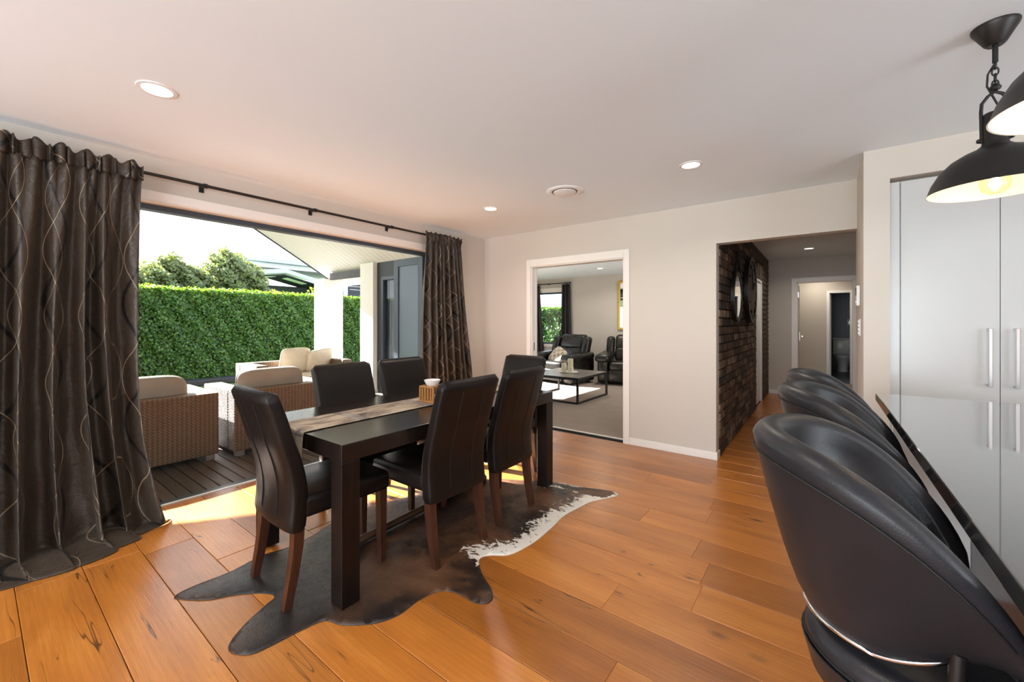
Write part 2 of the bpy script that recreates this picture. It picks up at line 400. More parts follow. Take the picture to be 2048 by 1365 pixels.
MB().box(-3.80, -3.69, OY0, OY1, -.06, -.015).obj('sill_channel', m_alu, tr_, world=True)

# ---- far wall with lounge doorway and hall opening
DX0, DX1, DH = -2.87, -1.678, 1.968
HX0, HX1, HH = -.787, .215, 2.015
w = MB().box(-3.80, DX0, YF, 4.30, 0, ZC).box(DX0, DX1, YF, 4.30, DH, ZC).box(DX1, HX0, YF, 4.30, 0, ZC).box(HX0, HX1, YF, 4.30, HH, ZC)
struct('wall_far', w, m_wall, 'beige far wall between the lounge doorway and the hall opening', 'wall')
AW = .062
a = MB().box(DX0 - AW, DX0, YF - .014, YF, 0, DH + .085).box(DX1, DX1 + AW, YF - .014, YF, 0, DH + .085).box(DX0, DX1, YF - .014, YF, DH, DH + .085)
a.box(DX0, DX0 + .012, YF, 4.225, 0, DH).box(DX0, DX0 + .012, 4.255, 4.30, 0, DH).box(DX1 - .012, DX1, YF, 4.30, 0, DH).box(DX0, DX1, YF, 4.30, DH - .012, DH)
struct('trim_4', a, m_trim, 'white architrave around the lounge doorway', 'trim', bevel=.003)
d = thing('door_1', 'pocket sliding door edge inside the left jamb of the lounge doorway', 'door', (DX0, 4.24, 0), kind='structure')
MB().box(DX0 - .3, DX0 + .006, 4.225, 4.255, .005, DH - .015).obj('door_leaf', m_trim, d, world=True)
MB().box(DX0 + .006, DX0 + .009, 4.233, 4.247, .93, 1.03).obj('pull', m_grey, d, world=True)
b = MB().box(DX1 + AW, HX0 + .002, YF - .012, YF, 0, .072).box(HX0, HX0 + .012, YF - .012, 4.30, 0, .072)
struct('baseboard_far', b, m_trim, 'white skirting board below the far wall', 'skirting', bevel=.003)
struct('baseboard_left', MB().box(-3.62, DX0 - AW, YF - .012, YF, 0, .072).box(XL, XL + .012, 3.42, YF - .012, 0, .072), m_trim, 'white skirting board in the corner by the right curtain', 'skirting', bevel=.003)

# ---- pantry wall on the right, with its recess
PX0, PX1, PZ, PY = .343, 2.52, 2.20, 3.54
w = MB().box(HX1, PX0, PY, 4.30, 0, ZC).box(PX1, 4.1, PY, 4.30, 0, ZC).box(PX0, PX1, PY, 4.30, PZ, ZC).box(PX0, PX1, 3.66, 4.30, 0, PZ)
struct('wall_right', w, m_wall, 'beige pantry wall standing forward beside the hall opening', 'wall')
struct('wall_kitchen', MB().box(4.0, 4.1, -4.1, PY, 0, .9).box(4.0, 4.1, -4.1, PY, 2.2, ZC).box(4.0, 4.1, -4.1, -.95, .9, 2.2).box(4.0, 4.1, 2.15, PY, .9, 2.2), m_wall, 'beige kitchen side wall with its window', 'wall')  # unseen wall; its window opening is added to go with the fill light
w = MB().box(-3.8, 4.1, -4.1, -4.0, 0, .15).box(-3.8, 4.1, -4.1, -4.0, 2.25, ZC).box(-3.8, -3.25, -4.1, -4.0, .15, 2.25).box(1.45, 4.1, -4.1, -4.0, .15, 2.25)
struct('wall_rear', w, m_wall, 'beige rear wall with its wide window', 'wall')  # wide opening added in the unseen rear wall to brighten the room

# ---- hall: brick wall, end wall, room beyond and bathroom
BX = -.78; BY0, BY1 = 4.30, 8.75; HD0, HD1, HDZ = 7.03, 7.80, 1.95
wb = struct('wall_hall', MB().box(BX - .10, BX - .020, BY0, HD0, 0, ZC).box(BX - .10, BX - .020, HD1, BY1, 0, ZC).box(BX - .10, BX - .020, HD0, HD1, HDZ, ZC), m_mortar, 'dark clinker brick wall lining the hall', 'wall')
def brick_mesh(L, h, sd):
    rs = random.Random(sd); m = MB().rbox(-.028, 0, .005, L - .005, .005, h - .005, .004, 1)
    m.v = [(x + rs.uniform(-.003, .003), y + rs.uniform(-.002, .002), z + rs.uniform(-.0015, .0015)) for x, y, z in m.v]; return m
BL, BH = .236, .0828
spots = []
for r_ in range(29):
    z = r_ * BH; y = BY0 - (.5 * BL if r_ % 2 else 0)
    while y < BY1 - .02:
        a, b = max(y, BY0), min(y + BL, BY1); y += BL
        zt = z + BH
        if zt > HDZ and z < HDZ + .22: segs = [(a, min(b, HD0)), (max(a, HD1), b)]
        elif z < HDZ: segs = [(a, min(b, HD0)), (max(a, HD1), b)]
        else: segs = [(a, b)]
        for p, q in segs:
            if q - p > .035: spots.append((p, z, q - p, BH))
for k in range(int((HD1 - HD0) / BH)): spots.append((HD0 + k * BH, HDZ, BH, .24))     # soldier course over the door
spots.sort(key=lambda s_: s_[0] + abs(s_[1] - 1.3) * .3)
bmeshes = {}
for i, (y, z, L, h) in enumerate(spots[:300]):
    key = (round(L, 2), round(h, 2), i % 3)
    if key not in bmeshes:
        bmeshes[key] = brick_mesh(key[0], h, i).mesh('brick'); bmeshes[key].materials.append(m_brick)
    link('brick', bmeshes[key], wb, (BX + random.uniform(-.004, .005), y, z))
rest = MB()
for i, (y, z, L, h) in enumerate(spots[300:]):
    m = brick_mesh(L, h, i); rest.add([(x + BX, yy + y, zz + z) for x, yy, zz in m.v], m.f)
o = rest.obj('far_bricks', m_brick, wb); o['kind'] = 'stuff'
d = thing('door_2', 'plain white door set into the brick wall of the hall', 'door', (BX, 7.4, 0), kind='structure')
MB().box(BX - .06, BX - .03, HD0 + .03, HD1 - .03, .01, HDZ - .03).obj('door_leaf', m_white, d, world=True)
MB().box(BX - .08, BX - .005, HD0, HD0 + .03, 0, HDZ).box(BX - .08, BX - .005, HD1 - .03, HD1, 0, HDZ).box(BX - .08, BX - .005, HD0, HD1, HDZ - .03, HDZ).obj('door_frame', m_white, d, world=True)

EY = 8.75; EX0, EX1, EZ = -.364, .41, 1.984
w = MB().box(BX, EX0, EY, EY + .1, 0, ZC).box(EX1, 1.1, EY, EY + .1, 0, ZC).box(EX0, EX1, EY, EY + .1, EZ, ZC)
struct('wall_hall_end', w, m_wall, 'beige end wall of the hall around its doorway', 'wall')
a = MB().box(EX0 - .07, EX0, EY - .014, EY, 0, EZ + .07).box(EX1, EX1 + .07, EY - .014, EY, 0, EZ + .07).box(EX0, EX1, EY - .014, EY, EZ, EZ + .07)
a.box(EX0, EX0 + .015, EY, EY + .1, 0, EZ).box(EX1 - .015, EX1, EY, EY + .1, 0, EZ).box(EX0, EX1, EY, EY + .1, EZ - .015, EZ)
struct('trim_5', a, m_trim, 'white architrave around the doorway at the end of the hall', 'trim')
struct('baseboard_hall', MB().box(BX, EX0 - .07, EY - .012, EY, 0, .07), m_trim, 'white skirting board at the end wall of the hall', 'skirting')
struct('wall_hall_side', MB().box(1.0, 1.1, 4.30, EY, 0, ZC), m_wall, 'beige side wall of the hall behind the pantry', 'wall')
struct('wall_lobby_left', MB().box(-1.0, -.9, EY + .1, 11.1, 0, ZC), m_wall, 'beige left wall of the lobby past the hall', 'wall')
struct('wall_lobby_right', MB().box(.56, .66, EY + .1, 11.0, 0, ZC), m_wall, 'beige right wall of the lobby past the hall', 'wall')
TX0, TX1, TZ = .12, .455, 1.90
w = MB().box(-1.0, TX0, 11.0, 11.1, 0, ZC).box(TX1, .66, 11.0, 11.1, 0, ZC).box(TX0, TX1, 11.0, 11.1, TZ, ZC)
struct('wall_lobby_end', w, m_wall, 'beige lobby wall lit by a downlight beside the bathroom door', 'wall')
a = MB().box(TX0 - .05, TX0, 10.986, 11.0, 0, TZ + .05).box(TX1, TX1 + .05, 10.986, 11.0, 0, TZ + .05).box(TX0, TX1, 10.986, 11.0, TZ, TZ + .05)
struct('trim_6', a, m_white, 'white architrave around the bathroom doorway', 'trim')
t = NT('dark_tile'); br = t.N('ShaderNodeTexBrick', i_Vector=t.coord('World', (1, 1, 1)), i_Scale=2.0); br.inputs['Color1'].default_value = (.018, .024, .034, 1); br.inputs['Color2'].default_value = (.024, .030, .042, 1); br.inputs['Mortar'].default_value = (.01, .012, .016, 1)
t.P(Base_Color=br.outputs[0], Roughness=.3); m_tile = t.m
struct('wall_bathroom', MB().box(-1.0, 1.4, 14.2, 14.3, 0, ZC).box(-1.0, -.9, 11.1, 14.2, 0, ZC).box(1.3, 1.4, 11.1, 14.2, 0, ZC), m_tile, 'dark blue tiled walls of the bathroom', 'wall')
struct('floor_bathroom', MB().box(-.9, 1.3, 11.0, 14.2, -.02, .004), simple('bath_floor', (.10, .11, .12), .4), 'grey tiled bathroom floor', 'floor')
struct('floor_lobby', MB().box(-.9, .56, EY, 11.0, -.02, .002), simple('lobby_carpet', (.30, .24, .19), .9), 'beige carpet of the lobby past the hall', 'floor')
d = thing('door_3', 'open lobby door seen edge on with chrome lever handle and hinges', 'door', (EX0, 8.9, 0), kind='structure')
MB().box(EX0 - .02, EX0 + .018, 8.86, 9.58, .01, EZ - .02).obj('door_leaf', m_white, d, world=True)
MB().box(EX0 + .018, EX0 + .026, 9.42, 9.47, .93, 1.10).obj('lock_plate', m_steel, d, world=True)
MB().tube([(EX0 + .02, 9.45, 1.02), (EX0 + .06, 9.45, 1.02), (EX0 + .062, 9.33, 1.02)], .009, 8).obj('handle', m_chrome, d, world=True)
for z in (.25, 1.72): MB().box(EX0 + .015, EX0 + .03, 8.845, 8.875, z, z + .1).obj('hinge', m_steel, d, world=True)
d = thing('door_4', 'white door standing open inside the bathroom doorway', 'door', (TX0, 11.1, 0), kind='structure')
MB().box(TX0 - .01, TX0 + .028, 11.1, 11.85, .01, TZ - .02).obj('door_leaf', m_white, d, world=True)
MB().lathe([(0, 0), (.025, 0), (.025, .02), (0, .02)], 12).xf(lambda p: (p.z + TX0 + .028, p.x + 11.78, p.y + .98)).obj('handle', m_grey, d, world=True)

# ---- lounge shell
LX, LY, FY = -6.60, 9.05, 4.49
w = MB().box(LX - .12, LX, FY, 5.2, 0, ZC).box(LX - .12, LX, 7.0, 9.17, 0, ZC).box(LX - .12, LX, 5.2, 7.0, 2.06, ZC)
struct('wall_lounge_left', w, m_wall, 'beige lounge wall with the sunny garden door', 'wall')
WX0, WX1, WZ0, WZ1 = -6.05, -5.15, .72, 2.05
w = MB().box(LX - .12, WX0, LY, LY + .12, 0, ZC).box(WX1, -.9, LY, LY + .12, 0, ZC).box(WX0, WX1, LY, LY + .12, 0, WZ0).box(WX0, WX1, LY, LY + .12, WZ1, ZC)
struct('wall_lounge_far', w, m_wall, 'pale beige lounge wall with the curtained window', 'wall')
struct('wall_lounge_right', MB().box(-1.0, -.9, 4.30, LY, 0, ZC), m_wall, 'beige right wall of the lounge behind the brick', 'wall')
m_bd = simple('charcoal_weatherboard', (.028, .033, .042), .55)
struct('wall_lounge_front', MB().box(-6.49, -6.35, FY, FY + .12, 0, ZC).box(-6.35, -4.2, FY, FY + .12, 2.10, ZC).box(-4.2, -3.80, 4.30, FY + .12, 0, ZC), m_bd, 'dark lounge facade above the sliding door on the deck', 'wall')
d = thing('window_1', 'charcoal framed sliding glass door of the lounge facing the deck', 'window', (-5.3, FY, 0), kind='structure')
MB().box(-6.35, -6.29, FY - .02, FY + .06, 0, 2.10).box(-4.26, -4.2, FY - .02, FY + .06, 0, 2.10).box(-6.29, -4.26, FY - .02, FY + .06, 2.04, 2.10).box(-5.31, -5.25, FY, FY + .05, 0, 2.04).obj('window_frame', m_alu, d, world=True)
for a, b in ((-6.29, -5.31), (-5.25, -4.26)): MB().box(a, b, FY + .02, FY + .026, .03, 2.04).obj('pane', m_glass2, d, world=True)
d = thing('window_2', 'lounge window with dark frame looking out to a hedge', 'window', (-5.6, LY, 0), kind='structure')
MB().box(WX0, WX1, LY + .02, LY + .08, WZ1 - .04, WZ1).box(WX0, WX1, LY + .02, LY + .08, WZ0, WZ0 + .04).box(WX0, WX0 + .04, LY + .02, LY + .08, WZ0, WZ1).box(WX1 - .04, WX1, LY + .02, LY + .08, WZ0, WZ1).obj('window_frame', m_alu, d, world=True)
MB().box(WX0 + .04, WX1 - .04, LY + .05, LY + .056, WZ0 + .04, WZ1 - .04).obj('pane', m_glass, d, world=True)
MB().box(WX0 - .07, WX1 + .07, LY - .014, LY, WZ1, WZ1 + .11).box(WX0 - .07, WX1 + .07, LY - .02, LY, WZ0 - .07, WZ0).obj('architrave', m_trim, d, world=True)

# ---- outside: deck, lawn, gable roof over the deck, posts
deck = struct('deck', MB().box(-9.2, -3.80, -2.6, FY, -.16, -.045), m_dark, 'dark brown timber deck outside the bifold opening', 'deck')
bmh = MB().rbox(-9.2, -3.695, .003, .0875, -.045, -.02, .003, 1).mesh('deck_board'); bmh.materials.append(m_deck)
y = .837 - 38 * .0905
while y < FY - .09: link('deck_board', bmh, deck, (0, y, 0)); y += .0905
t = NT('lawn_grass'); f = t.noise(t.coord('World'), 14, 5, .7); t.P(Base_Color=t.ramp(f, [(.3, (.045, .10, .018)), (.7, (.10, .19, .035))]), Roughness=.9); t.bump(f, .6, .05)
struct('lawn', MB().box(-60, -9.2, -40, 60, -.4, -.16).box(-9.2, -3.8, -40, -2.6, -.4, -.16).box(-9.2, 6, 9.2, 60, -.4, -.16), t.m, 'green lawn between the deck and the hedge', 'lawn')
struct('garden_kerb', MB().rbox(-11.5, -11.15, -6, 14, -.16, -.02, .03), simple('dark_stone', (.022, .022, .024), .7), 'dark stone garden edge at the foot of the hedge', 'kerb')
RY, RZ, EZ_, EYa, EYb, GX = 1.20, 4.25, 2.40, 4.44, -2.04, -8.60
SL = (RZ - EZ_) / (EYa - RY)
m_sof = simple('soffit_white', (.82, .82, .79), .5)
m_roof = simple('roof_steel_dark', (.05, .055, .06), .5)
roof = thing('gable_roof', 'white lined gable roof over the deck with raking soffit boards', 'roof', (-6.2, RY, RZ), kind='structure')
for sgn, ye in ((1, 5.0), (-1, -2.6)):
    zz = RZ - SL * abs(ye - RY)
    MB().hexa([(GX, RY, RZ + .02), (-3.81, RY, RZ + .02), (-3.81, ye, zz + .02), (GX, ye, zz + .02)], [(GX, RY, RZ + .16), (-3.81, RY, RZ + .16), (-3.81, ye, zz + .16), (GX, ye, zz + .16)]).obj('roof_slope', m_roof, roof, world=True)
    MB().hexa([(GX - .03, RY, RZ - .02), (GX, RY, RZ - .02), (GX, ye, zz - .02), (GX - .03, ye, zz - .02)], [(GX - .03, RY, RZ + .2), (GX, RY, RZ + .2), (GX, ye, zz + .2), (GX - .03, ye, zz + .2)]).obj('barge_board', m_bd, roof, world=True)
    x = GX
    while x < -3.85:
        x1 = min(x + .138, -3.82)
        MB().hexa([(x + .003, RY, RZ), (x1 - .003, RY, RZ), (x1 - .003, ye, zz), (x + .003, ye, zz)], [(x + .003, RY, RZ + .02), (x1 - .003, RY, RZ + .02), (x1 - .003, ye, zz + .02), (x + .003, ye, zz + .02)]).obj('soffit_board', m_sof, roof, world=True)
        x += .14
struct('gable_wall', MB().add([(-3.80, -2.6, ZC), (-3.80, 5.0, ZC), (-3.80, RY, 4.6), (-3.70, -2.6, ZC), (-3.70, 5.0, ZC), (-3.70, RY, 4.6)], [(0, 1, 2), (3, 5, 4), (0, 3, 4, 1), (1, 4, 5, 2), (2, 5, 3, 0)]), m_bd, 'dark gable wall of the house above the bifold opening', 'wall')
m_post = simple('post_white_render', (.82, .81, .77), .6, bump=.06, bscale=90)
def post(x0, x1, y0, y1, label):
    p = thing('porch_post', label, 'post', ((x0 + x1) / 2, (y0 + y1) / 2, -.02), group='white posts carrying the deck roof')
    MB().box(x0, x1, y0, y1, -.02, RZ - SL * (y1 - RY) if y0 > 0 else RZ - SL * (RY - y0)).obj('shaft', m_post, p, world=True, bevel=.006)
    MB().box(x0 - .015, x1 + .015, y0 - .015, y1 + .015, -.02, .06).obj('plinth', m_post, p, world=True, bevel=.006)
post(-8.60, -8.195, 4.40, 4.82, 'white square porch post standing alone nearest the hedge')
post(-6.90, -6.49, 4.40, 4.488, 'white porch post against the dark lounge facade')
struct('post_wall', MB().box(-6.90, -6.722, 4.51, 4.8, -.1, ZC), m_post, 'white wall end behind the porch post', 'wall')
beam = setp(MB().box(-8.195, -6.90, 4.52, 4.60, 2.165, 2.30).obj('porch_beam', simple('dark_stained_beam', (.05, .045, .045), .5, var=.3, vscale=5), bevel=.004), 'dark stained timber beam between the two porch posts', 'beam', kind='structure')

# ================================================================== PLANTS AND THE HOUSE NEXT DOOR
def leaf_mesh(name, pts, nrm, size, lv, rs):
    n = len(pts); pts = np.asarray(pts); nrm = np.asarray(nrm)
    nrm = nrm + rs.normal(0, .55, (n, 3)); nrm /= np.linalg.norm(nrm, axis=1)[:, None]
    ax = np.cross(nrm, rs.normal(0, 1, (n, 3))); ax /= np.linalg.norm(ax, axis=1)[:, None]
    sd = np.cross(nrm, ax); L = (size * rs.uniform(.7, 1.3, n))[:, None]; Wd = L * .42
    v = np.empty((n, 4, 3)); v[:, 0] = pts - ax * L * .5; v[:, 1] = pts + sd * Wd - nrm * L * .08; v[:, 2] = pts + ax * L * .5; v[:, 3] = pts - sd * Wd - nrm * L * .08
    me = bpy.data.meshes.new(name); me.vertices.add(4 * n); me.vertices.foreach_set('co', v.reshape(-1))
    me.loops.add(4 * n); me.loops.foreach_set('vertex_index', np.arange(4 * n)); me.polygons.add(n); me.polygons.foreach_set('loop_start', np.arange(n) * 4)
    me.update(calc_edges=True); at = me.attributes.new('lv', 'FLOAT', 'POINT'); at.data.foreach_set('value', np.repeat(np.clip(lv, 0, 1), 4)); return me
def hedge(name, label, x0, x1, y0, y1, z0, z1, face, n, size, loc, ax='x'):
    h = thing(name, label, 'hedge', loc); rs = np.random.RandomState(3)
    MB().box(x0 + .15, x1 - .22, y0 + .1, y1 - .1, z0, z1 - .15).obj('hedge_core', m_core, h, world=True)
    nf = int(n * .74); nt = n - nf
    bump = lambda a, b: .035 * np.sin(a * 2.3 + b * 1.7) + .03 * np.sin(a * 5.1 - b * 4.2) + .03 * np.sin(a * 13 + b * 9)
    if ax == 'x':
        yy = rs.uniform(y0, y1, nf); zz = rs.uniform(z0, z1, nf); P1 = np.stack([face + bump(yy, zz) - np.abs(rs.normal(0, .07, nf)), yy, zz], 1); N1 = np.tile([1.0, 0, .45], (nf, 1))
    else:
        yy = rs.uniform(x0, x1, nf); zz = rs.uniform(z0, z1, nf); P1 = np.stack([yy, face - bump(yy, zz) + np.abs(rs.normal(0, .07, nf)), zz], 1); N1 = np.tile([0, -1.0, .45], (nf, 1))
    P2 = np.stack([rs.uniform(x0, x1, nt), rs.uniform(y0, y1, nt), z1 + bump(rs.uniform(0, 9, nt), rs.uniform(0, 9, nt)) * .6 + rs.normal(0, .03, nt)], 1); N2 = np.tile([0, 0, 1.0], (nt, 1))
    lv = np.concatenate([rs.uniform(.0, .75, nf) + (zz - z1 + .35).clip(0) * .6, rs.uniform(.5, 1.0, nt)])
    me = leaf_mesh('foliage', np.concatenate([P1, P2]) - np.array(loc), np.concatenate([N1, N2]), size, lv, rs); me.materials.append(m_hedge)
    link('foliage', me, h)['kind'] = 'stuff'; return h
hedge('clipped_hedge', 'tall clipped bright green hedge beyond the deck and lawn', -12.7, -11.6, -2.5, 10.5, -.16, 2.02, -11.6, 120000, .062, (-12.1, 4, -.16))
hedge('clipped_hedge', 'green hedge seen outside the curtained lounge window', -12.0, -4.0, 12.6, 13.5, -.16, 1.78, 12.6, 24000, .075, (-8, 13, -.16), 'y')
def tree(label, x, y, top, blobs, n, seed, name='garden_tree', leaf=.085):
    h = thing(name, label, 'tree', (x, y, -.16), group='trees behind the hedge'); rs = np.random.RandomState(seed)
    MB().tube([(0, 0, 0), (.03, .02, top * .45), (.0, .05, top * .8)], [.09, .06, .02], 8).obj('trunk', m_trunk, h)
    P = []; Nn = []; L = []
    for (dx, dy, z, r_) in blobs:
        k = int(2.1 * n * r_ * r_ / sum(q[3] ** 2 for q in blobs)); d = rs.normal(0, 1, (k, 3)); d /= np.linalg.norm(d, axis=1)[:, None]
        rr = r_ * (1 - np.abs(rs.normal(0, .22, k)).clip(0, .9)) * (1 + .24 * np.sin(d[:, 1] * 7 + d[:, 2] * 6 + seed) + .1 * np.sin(d[:, 0] * 11 + d[:, 2] * 13))
        P.append(d * rr[:, None] + np.array([dx, dy, z])); Nn.append(d + np.array([0, 0, .3])); L.append(rs.uniform(0, .6, k) + d[:, 2] * .3)
    me = leaf_mesh('foliage', np.concatenate(P), np.concatenate(Nn), leaf, np.concatenate(L), rs); me.materials.append(m_tree)
    link('foliage', me, h)['kind'] = 'stuff'
tree('leftmost round tree behind the hedge, beside the left curtain', -15, 2.55, 2.9, [(0, 0, 2.35, .62), (.1, -.45, 2.2, .5), (0, .3, 2.5, .45)], 5200, 1)
tree('pointed tree behind the hedge, second from the left', -15.2, 3.45, 3.3, [(0, 0, 2.6, .62), (0, .1, 3.05, .38), (0, -.3, 2.3, .5)], 5200, 2)
tree('low round tree behind the hedge, between two taller ones', -14.9, 4.15, 3.0, [(0, 0, 2.45, .55), (0, .3, 2.6, .4), (0, -.2, 2.8, .3)], 4600, 3)
tree('tallest bushy tree behind the hedge, beside the neighbouring roof', -15, 5.05, 3.7, [(0, 0, 2.75, .78), (0, -.15, 3.25, .5), (0, .45, 2.5, .6), (0, .5, 2.9, .45), (0, 1.0, 2.2, .42)], 9500, 4)
for i, (yy, hh_) in enumerate(((6.05, .34), (6.3, .55), (6.52, .36), (6.8, .22))):
    pl = thing('hedge_shoot', ['short yellow shoot on the hedge top, leftmost of four', 'tallest yellow leafy shoot on the hedge top', 'yellow shoot on the hedge top just right of the tallest', 'small yellow shoot on the hedge top nearest the porch post'][i], 'shoot', (-11.8, yy, 1.95), group='shoots growing out of the hedge')
    rs = np.random.RandomState(20 + i); k = 26
    MB().tube([(0, 0, 0), (0, .01, hh_)], .008, 6).obj('stem', m_trunk, pl)
    me = leaf_mesh('foliage', np.stack([rs.normal(0, .05, k), rs.normal(0, .06, k), rs.uniform(hh_ * .3, hh_, k)], 1), rs.normal(0, 1, (k, 3)), .12, rs.uniform(.85, 1, k), rs); me.materials.append(m_hedge); link('foliage', me, pl)['kind'] = 'stuff'

m_fas = simple('fascia_pale_blue', (.42, .52, .62), .4)
hs = thing('neighbour_house', 'neighbouring house with pale blue fascias and dark walls behind the hedge', 'house', (-22, 11, -.16))
m_nw = simple('neighbour_dark_wall', (.022, .028, .04), .6)
MB().box(-26, -23.4, 8.0, 24, -.16, 3.25).obj('wall', m_nw, hs, world=True)
MB().box(-27, -22.0, 8.0, 14.5, 4.30, 4.52).obj('upper_fascia', m_fas, hs, world=True)
MB().box(-27, -22.3, 8.0, 14.5, 4.05, 4.29).obj('upper_wall', simple('neighbour_white', (.75, .78, .8), .6), hs, world=True)
# low gable of the neighbour's patio: two sloping fascias and a soffit with skylight panels
def slope_bar(p, q, dz, dx, name, mat): MB().hexa([(p[0], p[1], p[2] - dz), (p[0] - dx, p[1], p[2] - dz), (q[0] - dx, q[1], q[2] - dz), (q[0], q[1], q[2] - dz)], [p, (p[0] - dx, p[1], p[2]), (q[0] - dx, q[1], q[2]), q]).obj(name, mat, hs, world=True)
slope_bar((-21.6, 9.6, 3.98), (-21.6, 13.6, 3.05), .2, .12, 'gable_fascia', m_fas)
slope_bar((-21.6, 7.8, 3.75), (-21.6, 9.6, 3.98), .2, .12, 'gable_fascia', m_fas)
slope_bar((-21.72, 9.6, 3.72), (-21.72, 13.6, 2.80), .05, 2.2, 'patio_ceiling', m_nw)
slope_bar((-21.72, 7.8, 3.5), (-21.72, 9.6, 3.72), .05, 2.2, 'patio_ceiling', m_nw)
m_sky = simple('opal_panel', (.9, .93, .95), .5)
slope_bar((-22.1, 8.6, 3.535), (-22.1, 9.35, 3.625), .02, .55, 'skylight_panel', m_sky); slope_bar((-22.9, 8.2, 3.49), (-22.9, 9.3, 3.62), .02, .6, 'skylight_panel', m_sky)
slope_bar((-22.1, 9.9, 3.59), (-22.1, 10.9, 3.36), .02, .55, 'skylight_panel', m_sky)
for k in range(9): MB().hexa([(-21.5, 12.9, 1.9 + k * .18), (-21.46, 12.9, 1.9 + k * .18), (-21.46, 16.5, 1.9 + k * .18), (-21.5, 16.5, 1.9 + k * .18)], [(-21.5, 12.9, 2.07 + k * .18), (-21.49, 12.9, 2.07 + k * .18), (-21.49, 16.5, 2.07 + k * .18), (-21.5, 16.5, 2.07 + k * .18)]).obj('weatherboard', m_nw, hs, world=True)
MB().box(-21.56, -21.45, 12.7, 12.9, 1.5, 3.55).obj('corner_board', m_sky, hs, world=True)
h2 = thing('neighbour_roof', 'grey blue hipped roof seen through the lounge window', 'house', (-14, 27, -.16))
MB().box(-24, -8, 26, 34, -.16, 2.3).obj('wall', m_nw, h2, world=True)
m_r2 = simple('roof_grey_blue', (.22, .26, .33), .5)
MB().add([(-25, 25.5, 2.2), (-7.5, 25.5, 2.2), (-7.5, 34.5, 2.2), (-25, 34.5, 2.2), (-20, 30, 4.6), (-14.5, 30, 4.6)], [(0, 1, 5, 4), (1, 2, 5), (2, 3, 4, 5), (3, 0, 4), (3, 2, 1, 0)]).obj('roof', m_r2, h2, world=True)

# ================================================================== DINING TABLE AND CHAIRS
TX_0, TX_1, TY_0, TY_1, TH = -2.585, -1.685, .985, 2.756, .74
tb = thing('dining_table', 'long dark espresso wood dining table with square legs', 'table', ((TX_0 + TX_1) / 2, (TY_0 + TY_1) / 2, 0))
MB().box(TX_0, TX_1, TY_0, TY_1, TH - .08, TH).obj('table_top', m_table, tb, world=True, bevel=.003)
for x in (TX_0, TX_1 - .09):
    for y in (TY_0, TY_1 - .09):
        MB().box(x, x + .09, y, y + .09, .011, TH - .08).obj('leg', m_tableg, tb, world=True, bevel=.003)

